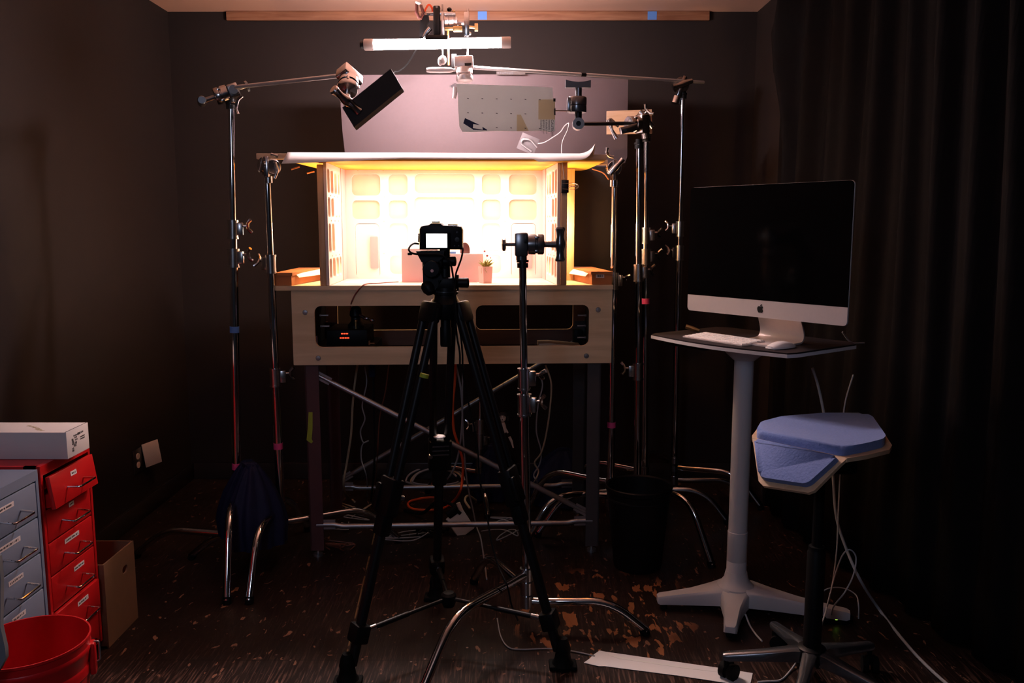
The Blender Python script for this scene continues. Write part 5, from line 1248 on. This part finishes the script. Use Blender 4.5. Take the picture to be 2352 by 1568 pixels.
# ================================================================ LEFT SIDE: CABINETS, BOXES, BUCKET
FX = -1.385
def cabinet(label, y0, y1, ztop, material, dh, labels, openers=()):
    W = y1 - y0
    t = thing('drawer_cabinet', label, 'cabinet', (FX - .21, (y0 + y1) / 2, 0))
    zb_ = .035
    bb = B().bx((XL + .012, y0, zb_), (FX - .012, y0 + .012, ztop)).bx((XL + .012, y1 - .012, zb_), (FX, y1, ztop)).bx((FX - .05, y0, zb_), (FX, y0 + .012, ztop)).bx((XL + .012, y0 + .012, ztop - .012), (FX, y1 - .012, ztop)).bx((XL + .012, y0 + .012, zb_), (FX - .004, y1 - .012, zb_ + .012)).bx((XL + .012, y0 + .012, zb_), (XL + .024, y1 - .012, ztop))
    bb.build('carcass', material, t)
    B().bx((FX - .012, y0 + .012, ztop - .030), (FX, y1 - .012, ztop - .012)).build('top_rail', material, t)
    for sx in (XL + .06, FX - .06):
        for sy in (y0 + .04, y1 - .04): B().cyl((sx, sy - .008, .017), (sx, sy + .008, .017), .0165, n=14).bx((sx - .008, sy - .010, .018), (sx + .008, sy + .010, .036)).build('caster', 'black_plastic', t)
    z = ztop - .034
    for i, h in enumerate(dh):
        za = z - h + .004
        pull = dict(openers).get(i, (0, 0))
        dmx = Matrix.Translation((FX + pull[0], 0, za)) @ Matrix.Rotation(R(pull[1]), 4, 'Y')
        dr = B(dmx).bx((-.014, y0 + .016, 0), (.0, y1 - .016, h - .005), .002).bx((-.30, y0 + .022, .006), (-.012, y1 - .022, h * .45)).build('drawer', material, t)
        ym = (y0 + y1) / 2; zh = h * .42
        B(dmx).tube(fillet([(.001, ym - .048, zh), (.040, ym - .048, zh - .004), (.040, ym + .048, zh - .004), (.001, ym + .048, zh)], .008, 4), .0032, 8).build('handle', 'chrome', dr)
        if i < len(labels) and labels[i]:
            lw, off = labels[i]; zl_ = h * .72
            lb_ = B(dmx).bx((.0002, ym + off - lw / 2, zl_ - .007), (.001, ym + off + lw / 2, zl_ + .007)).build('name_label', 'label', dr, label='white paper label')
            rr = random.Random(i + int(y0 * 100)); bb = B(dmx); y = ym + off - lw / 2 + .006
            while y < ym + off + lw / 2 - .008:
                w_ = rr.uniform(.002, .0042); bb.bx((.001, y, zl_ - rr.uniform(.0018, .003)), (.0013, y + w_, zl_ + rr.uniform(.0018, .0032))); y += w_ + rr.choice((.0009, .0012, .004))
            bb.build('handwriting', 'ink', lb_)
        z -= h
    return t
cabinet('red metal drawer cabinet under the white box', 2.400, 2.690, .722, 'red', (.105, .105, .105, .112, .112, .108), ((.035, .0), (.03, .01), (.085, .0), (.062, .03), (.065, .02), None), ((0, (.030, -8)), (4, (.010, 0))))
cabinet('blue grey metal drawer cabinet in front of the red one', 2.098, 2.386, .718, 'blue', (.106, .108, .108, .110, .110, .105), ((.075, -.02), (.11, -.02), (.07, .0), (.065, .0), None, None))

wbx = thing('white_box', 'long white carton lying on top of the red drawer cabinet', 'box', (-1.56, 2.54, .7225))
B().bx((XL + .015, 2.478, .7228), (-1.343, 2.61, .806), .0015).build('box_body', 'boxwhite', wbx)
B().bx((-1.347, 2.478, .8062), (-1.3445, 2.61, .8068)).build('lid_seam', 'ink', wbx, label='dark seam along the lid')
bb = B(); rr = random.Random(4)
def pxbox(px, py, w, h):       # a dash of handwriting on the end face of the carton
    y = 2.478 + (px - 152) / 54 * .13; f = (px - 152) / 54; zt = .806 - (py - (993 - 24 * f)) / (62 - 2 * f) * .083
    bb.bx((-1.3432, y, zt - h / 2), (-1.3424, y + w, zt + h / 2))
for px, py, n, w in ((169, 1001, 6, .0030), (179, 996, 3, .0045), (187, 992, 3, .003), (171, 1005, 3, .003), (164, 1011, 2, .0036), (165, 1016, 2, .0036), (164, 1021, 3, .0032), (168, 1024, 3, .0034), (164, 1031, 2, .003), (164, 1036, 2, .004), (172, 1010, 3, .0028), (172, 1017, 2, .0034)):
    x = px
    for k in range(n): pxbox(x, py - k * 1.0, w, rr.uniform(.004, .0075)); x += 2.3
for px, py in ((185, 1003), (185, 1008)):
    for k in range(5): pxbox(px + k * 2.3, py - k * 1.1, .0045, .0035)
bb.build('address_writing', 'ink', wbx, label='dark handwriting and print')
bb = B()
for k in range(12): bb.box((-1.42 - k * .007 - rr.uniform(0, .012), 2.50 + k * .006, .8063), (rr.uniform(.010, .022), .003, .0005), None)
bb.build('scribble', 'card_stain', wbx, label='faint grey scribble')

t = thing('carton', 'open brown carton with a hand hole standing behind the red cabinet', 'box', (-1.58, 2.81, 0))
B().bx((-1.80, 2.700, .001), (-1.79, 2.925, .295)).bx((-1.80, 2.700, .001), (-1.376, 2.706, .295)).bx((-1.80, 2.919, .001), (-1.376, 2.925, .295)).bx((-1.80, 2.70, .001), (-1.376, 2.925, .006)).build('box_sides', 'kraft', t)
B(Matrix.Translation((-1.376, 2.8125, 0)) @ Matrix.Rotation(R(90), 4, 'Z')).plate([(-.1125, .001), (.1125, .001), (.1125, .295), (-.1125, .295)], [rrect(.015, .055, .205, .232, .012, 4)], -.006, 0).build('front_side', 'kraft', t)

BK = Vector((-1.20, 1.97, 0))
t = thing('red_bucket', 'red plastic bucket in the bottom left corner, in front of the cabinets', 'bucket', BK)
rb = .141
B().lathe([(0, .002), (rb * .80, .002), (rb * .82, .01), (rb * .93, .30), (rb * .955, .305), (rb * .955, .325), (rb * .94, .33), (rb * .975, .362), (rb * .99, .366), (rb * .99, .374), (rb * .975, .378), (rb * .985, .395), (rb * 1.0, .398), (rb * 1.0, .404), (rb * .97, .404), (rb * .95, .39), (rb * .935, .33), (rb * .915, .31), (rb * .80, .014), (0, .012)], 56, Matrix.Translation(BK), False).build('shell', 'redb', t, ang=30)
a_ = R(22); ed = Vector((math.cos(a_), math.sin(a_), 0))
B(frame_from(BK + ed * rb * .955 + Vector((0, 0, .345)), ed)).bx((-.002, -.016, -.055), (.014, .016, .03), .006).build('handle_ear', 'redb', t)
B().tube(fillet([BK + ed * (rb + .004) + Vector((0, 0, .318)), BK + ed * (rb + .016) + Vector((0, 0, .322)), BK + ed * (rb + .016) + Vector((0, 0, .372)), BK + ed * (rb + .004) + Vector((0, 0, .374))], .005), .0022, 6).build('bail_wire', 'galv', t)
o = B().prism([at(px, py, 1.78) for px, py in ((-60, 1262), (-3, 1278), (2, 1330), (1, 1440), (12, 1490), (13, 1512), (-2, 1540), (-60, 1620))], (0, .012, 0)).build('grey_sheet', 'sheet_grey', origin=at(-20, 1500, 1.78)); tag(o, 'edge of a pale grey sheet at the far left beside the red bucket', 'sheet')

# ================================================================ BIN, SAND BAGS, CABLES UNDER THE BENCH
BN = Vector((.530, 3.405, 0))
t = thing('waste_bin', 'round black waste bin on the floor right of the bench', 'bin', BN)
B().lathe([(0, .002), (.098, .002), (.100, .01), (.132, .33), (.138, .335), (.140, .352), (.136, .356), (.130, .35), (.096, .014), (0, .012)], 40, Matrix.Translation(BN), False).build('shell', 'black_plastic', t)
B().lathe([(.130, .298), (.1335, .300), (.1335, .306), (.130, .308)], 40, Matrix.Translation(BN), False).build('rim_band', 'black_metal', t)
def sandbag(label, c, sx, sy, h, rot):
    m = Matrix.Translation(c) @ Matrix.Rotation(rot, 4, 'Z')
    t = thing('sand_bag', label, 'sand bag', m)
    for s in (-1, 1):
        bb = B(m); rs = []; n = 54
        for k in range(9):
            f = k / 8; z = h * (1 - f) * .98 + .006; r = (.16 + .84 * math.sin(math.pi * min(1, f * .62)) ** .9)
            if f > .85: r *= .95
            rs.append([Vector((math.cos(a) * sx * r * (1 + .10 * math.sin(9 * a + f * 2)), s * (.030 + sy * .50 * f) + math.sin(a) * sy * .52 * r * (1 + .13 * math.sin(9 * a + f * 2)), z)) for a in [2 * math.pi * i / n for i in range(n)]])
        bb.rings(rs); bb.build('bag_half', 'navy', t, ang=70)
    B(m).bx((-.025, -.045, h * .93), (.025, .045, h * .985), .004).build('strap', 'navy', t)
    return t
sandbag('navy sand bag draped over the legs of the tall far left stand', (-1.09, 3.40, .115), .118, .125, .34, R(35))
sandbag('navy sand bag behind the right bench leg', (.27, 4.28, .0), .17, .14, .27, R(0))
sandbag('navy sand bag behind the middle of the bench, under the low stand', (-.10, 4.36, .0), .12, .12, .27, R(10))

U = 'cables hanging and coiled under the bench'
cable('orange_extension_lead', 'bright orange cable hanging under the bench and looping on the floor', [at(1046, 830, 3.86), at(1045, 870, 3.86), at(1040, 930, 3.86), at(1042, 985, 3.87), at(1054, 1025, 3.88), at(1063, 1060, 3.89), at(1062, 1100, 3.9), at(1056, 1130, 3.88), onz(1040, 1152, .02), onz(1015, 1168, .006), onz(980, 1171, .006), onz(948, 1168, .006), onz(937, 1158, .006), onz(950, 1148, .006), onz(1000, 1142, .006), onz(1035, 1160, .012), onz(1060, 1175, .006)], .0062, 'orange_cable', 8, U)
cable('grey_lead', 'pale grey cable beside the orange one under the bench', [at(1047, 838, 3.9), at(1058, 890, 3.9), at(1062, 950, 3.9), at(1058, 1010, 3.92), at(1050, 1055, 3.95), at(1035, 1090, 4.0), onz(1012, 1118, .02)], .0046, 'grey_cable', 7, U)
cable('grey_lead', 'pale grey cable crossing down to the right behind the photo tripod', [at(1064, 835, 3.75), at(1062, 900, 3.75), at(1064, 1000, 3.75), at(1072, 1100, 3.78), at(1085, 1165, 3.8), onz(1095, 1210, .02), onz(1105, 1240, .006), onz(1118, 1330, .005)], .0036, 'grey_cable', 7, U)
cable('tan_lead', 'tan cable falling straight at the left under the bench', [at(821, 838, 3.8), at(815, 880, 3.8), at(810, 930, 3.8), at(806, 1000, 3.82), at(797, 1060, 3.86), at(789, 1115, 3.9), onz(800, 1140, .006), onz(815, 1152, .005)], .0050, 'tan_cable', 7, U)
cable('thin_lead', 'thin wavy grey cable at the left under the bench', [at(838, 842, 3.8), at(842, 880, 3.8), at(832, 930, 3.8), at(838, 962, 3.8), at(828, 990, 3.82), at(834, 1015, 3.82), at(846, 1012, 3.82), at(832, 1022, 3.84), at(830, 1055, 3.84), at(842, 1095, 3.86), onz(844, 1140, .01)], .0032, 'grey_cable', 6, U)
cable('black_lead', 'black cable with a blue plug falling at the left under the bench', [at(857, 838, 3.75), at(858, 900, 3.75), at(860, 1000, 3.75), at(859, 1080, 3.78), onz(852, 1150, .01)], .0052, 'black_cable', 7, U)
o = B().bx(at(847, 866, 3.74), at(861, 838, 3.74) + Vector((0, .02, 0)), .003).build('blue_plug', 'navy', origin=at(855, 850, 3.74)); tag(o, 'dark blue plug just below the bench front at the left', 'plug')
cable('brown_lead', 'thin brown cable slanting down under the bench', [at(893, 838, 3.8), at(885, 900, 3.8), at(872, 960, 3.82), at(866, 1060, 3.85), onz(860, 1130, .01)], .003, 'brown_cable', 6, U)
cable('grey_lead', 'thin grey cable falling at the right under the bench, nearest the right leg', [at(1253, 838, 3.72), at(1266, 880, 3.72), at(1263, 940, 3.72), at(1254, 1000, 3.74), at(1243, 1040, 3.76), at(1228, 1062, 3.8), at(1237, 1082, 3.82), at(1228, 1105, 3.86), onz(1218, 1120, .01)], .0040, 'tan_cable', 7, U)
cable('grey_lead', 'second thin grey cable at the right, twisting round the first', [at(1238, 858, 3.74), at(1246, 885, 3.74), at(1236, 930, 3.74), at(1232, 990, 3.75), at(1243, 1035, 3.77), at(1240, 1065, 3.8), at(1226, 1090, 3.84), at(1234, 1108, 3.88), onz(1222, 1122, .008)], .0034, 'grey_cable', 7, U)
for k, (r_, c_, mt, lab) in enumerate(((.165, (1000, 1100), 'grey_cable', 'outermost pale loop of the cable coil behind the tripod'), (.145, (1004, 1108), 'tan_cable', 'middle tan loop of the cable coil behind the tripod'), (.125, (1000, 1112), 'grey_cable', 'inner pale loop of the cable coil behind the tripod'))):
    c = onz(c_[0], c_[1], .02) ; 
    pts = [Vector((c.x + r_ * math.cos(a), c.y + .5 * r_ * math.sin(a), .012 + .055 * max(0, math.sin(a)) + .012 * k)) for a in [2 * math.pi * i / 14 + .2 * k for i in range(14)]]
    cable('cable_loop', lab, pts, .0055, mt, 7, U)
random.seed(11)
def tangle(label, cpx, cpy, spread, n, mt, r_=.0022, name='loose_wire'):
    c = onz(cpx, cpy, .006); pts = []
    for k in range(n):
        pts.append(Vector((c.x + random.uniform(-1, 1) * spread, c.y + random.uniform(-.6, .6) * spread, .005 + random.uniform(0, .03))))
    cable(name, label, pts, r_, mt, 6, U)
tangle('tangle of tan wire on the floor inside the left bench leg', 815, 1175, .075, 14, 'tan_cable', .0032)
tangle('tangle of grey wire on the floor inside the left bench leg', 830, 1190, .09, 12, 'grey_cable', .0028)
tangle('red brown wire tangle in front of the lower left cross bar', 775, 1258, .085, 18, 'brown_cable', .0022)
tangle('grey wire lying left of the white plug box', 945, 1235, .12, 10, 'grey_cable', .0028)
tangle('thin grey wire lying right of the white plug box', 1130, 1235, .14, 9, 'grey_cable', .0028)
tangle('black wire heap left of the white plug box', 985, 1222, .10, 16, 'black_cable', .006)
tangle('thin white wire near the front stand under the bench', 1160, 1195, .10, 8, 'grey_cable', .0028)
tangle('coil of pale wire behind the left bench leg', 790, 1215, .06, 10, 'grey_cable', .0026)
q = onz(1058, 1225, 0)
t = thing('plug_box', 'tilted pale plug box with cables on the floor under the bench', 'plug box', q)
mq = Matrix.Translation(q + Vector((0, 0, .048))) @ Matrix.Rotation(R(-32), 4, 'Y') @ Matrix.Rotation(R(20), 4, 'Z')
B(mq).bx((-.045, -.012, -.055), (.045, .025, .055), .006).build('case', 'card_grey', t)
B(mq).cyl((.035, -.01, .052), (.042, -.012, .09), .010, n=12).build('plug', 'ivory', t); B(mq).bx((-.03, -.016, .05), (.02, .012, .085), .004).build('black_adapter', 'black_plastic', t)
cable('black_lead', 'thick black cable running into the pale plug box', [q + Vector((.0, -.01, .10)), q + Vector((-.05, .03, .135)), q + Vector((-.12, .10, .12)), q + Vector((-.2, .2, .03)), q + Vector((-.3, .3, .01))], .0085, 'black_cable', 8, U)
cable('tan_lead', 'short tan cable rising from the pale plug box', [q + Vector((.045, -.01, .125)), q + Vector((.02, .03, .15)), q + Vector((.03, .1, .15)), q + Vector((.06, .22, .09)), q + Vector((.06, .3, .05))], .0055, 'tan_cable', 7, U)
cable('floor_wire', 'thin pale wire on the floor between the tripod foot and the paper strip', [onz(1142, 1420, .004), onz(1150, 1460, .004), onz(1168, 1486, .004), onz(1200, 1491, .004), onz(1260, 1489, .004), onz(1320, 1496, .004), onz(1366, 1506, .004)], .0024, 'grey_cable', 6)

# little paper puppet behind the tripod leg
q = at(1156, 985, 3.70)
t = thing('puppet_figure', 'small pale puppet with dark hair hanging behind the right tripod leg', 'puppet', q)
def pq(px, py, dy=0): return at(px, py, 3.70 + dy)
B().ball(pq(1154.5, 960), (.0155, .010, .0165)).build('head', 'skin', t)
B().ball(pq(1155, 953, .006), (.0205, .012, .014)).tube([pq(1144, 955, .006), pq(1143, 966, .006)], [.007, .004], 8).tube([pq(1166, 955, .006), pq(1167, 966, .006)], [.007, .004], 8).build('hair', 'hair', t)
B().tube([pq(1154, 970), pq(1155, 978), pq(1158, 986), pq(1162, 992)], [.010, .0145, .0115, .008], 12).build('body', 'skin', t)
B().tube([pq(1160, 984, -.004), pq(1165, 991, -.006), pq(1166.5, 994, -.006)], [.006, .0045, .004], 8).build('arm', 'skin', t)
B().tube([pq(1170, 1003), pq(1175, 1013), pq(1179, 1028)], [.006, .006, .003], 8).build('leg', 'skin', t)
bb = B()
for px, py in ((1150.5, 957), (1157.5, 957), (1154, 963.5)): bb.ball(pq(px, py, -.0105), (.0022, .001, .003), None, 8, 6)
bb.build('face_marks', 'hair', t)
B().tube([pq(1155, 944), pq(1156, 900, .05), pq(1157, 838, .1)], .0008, 5).build('string', 'black_cable', t)
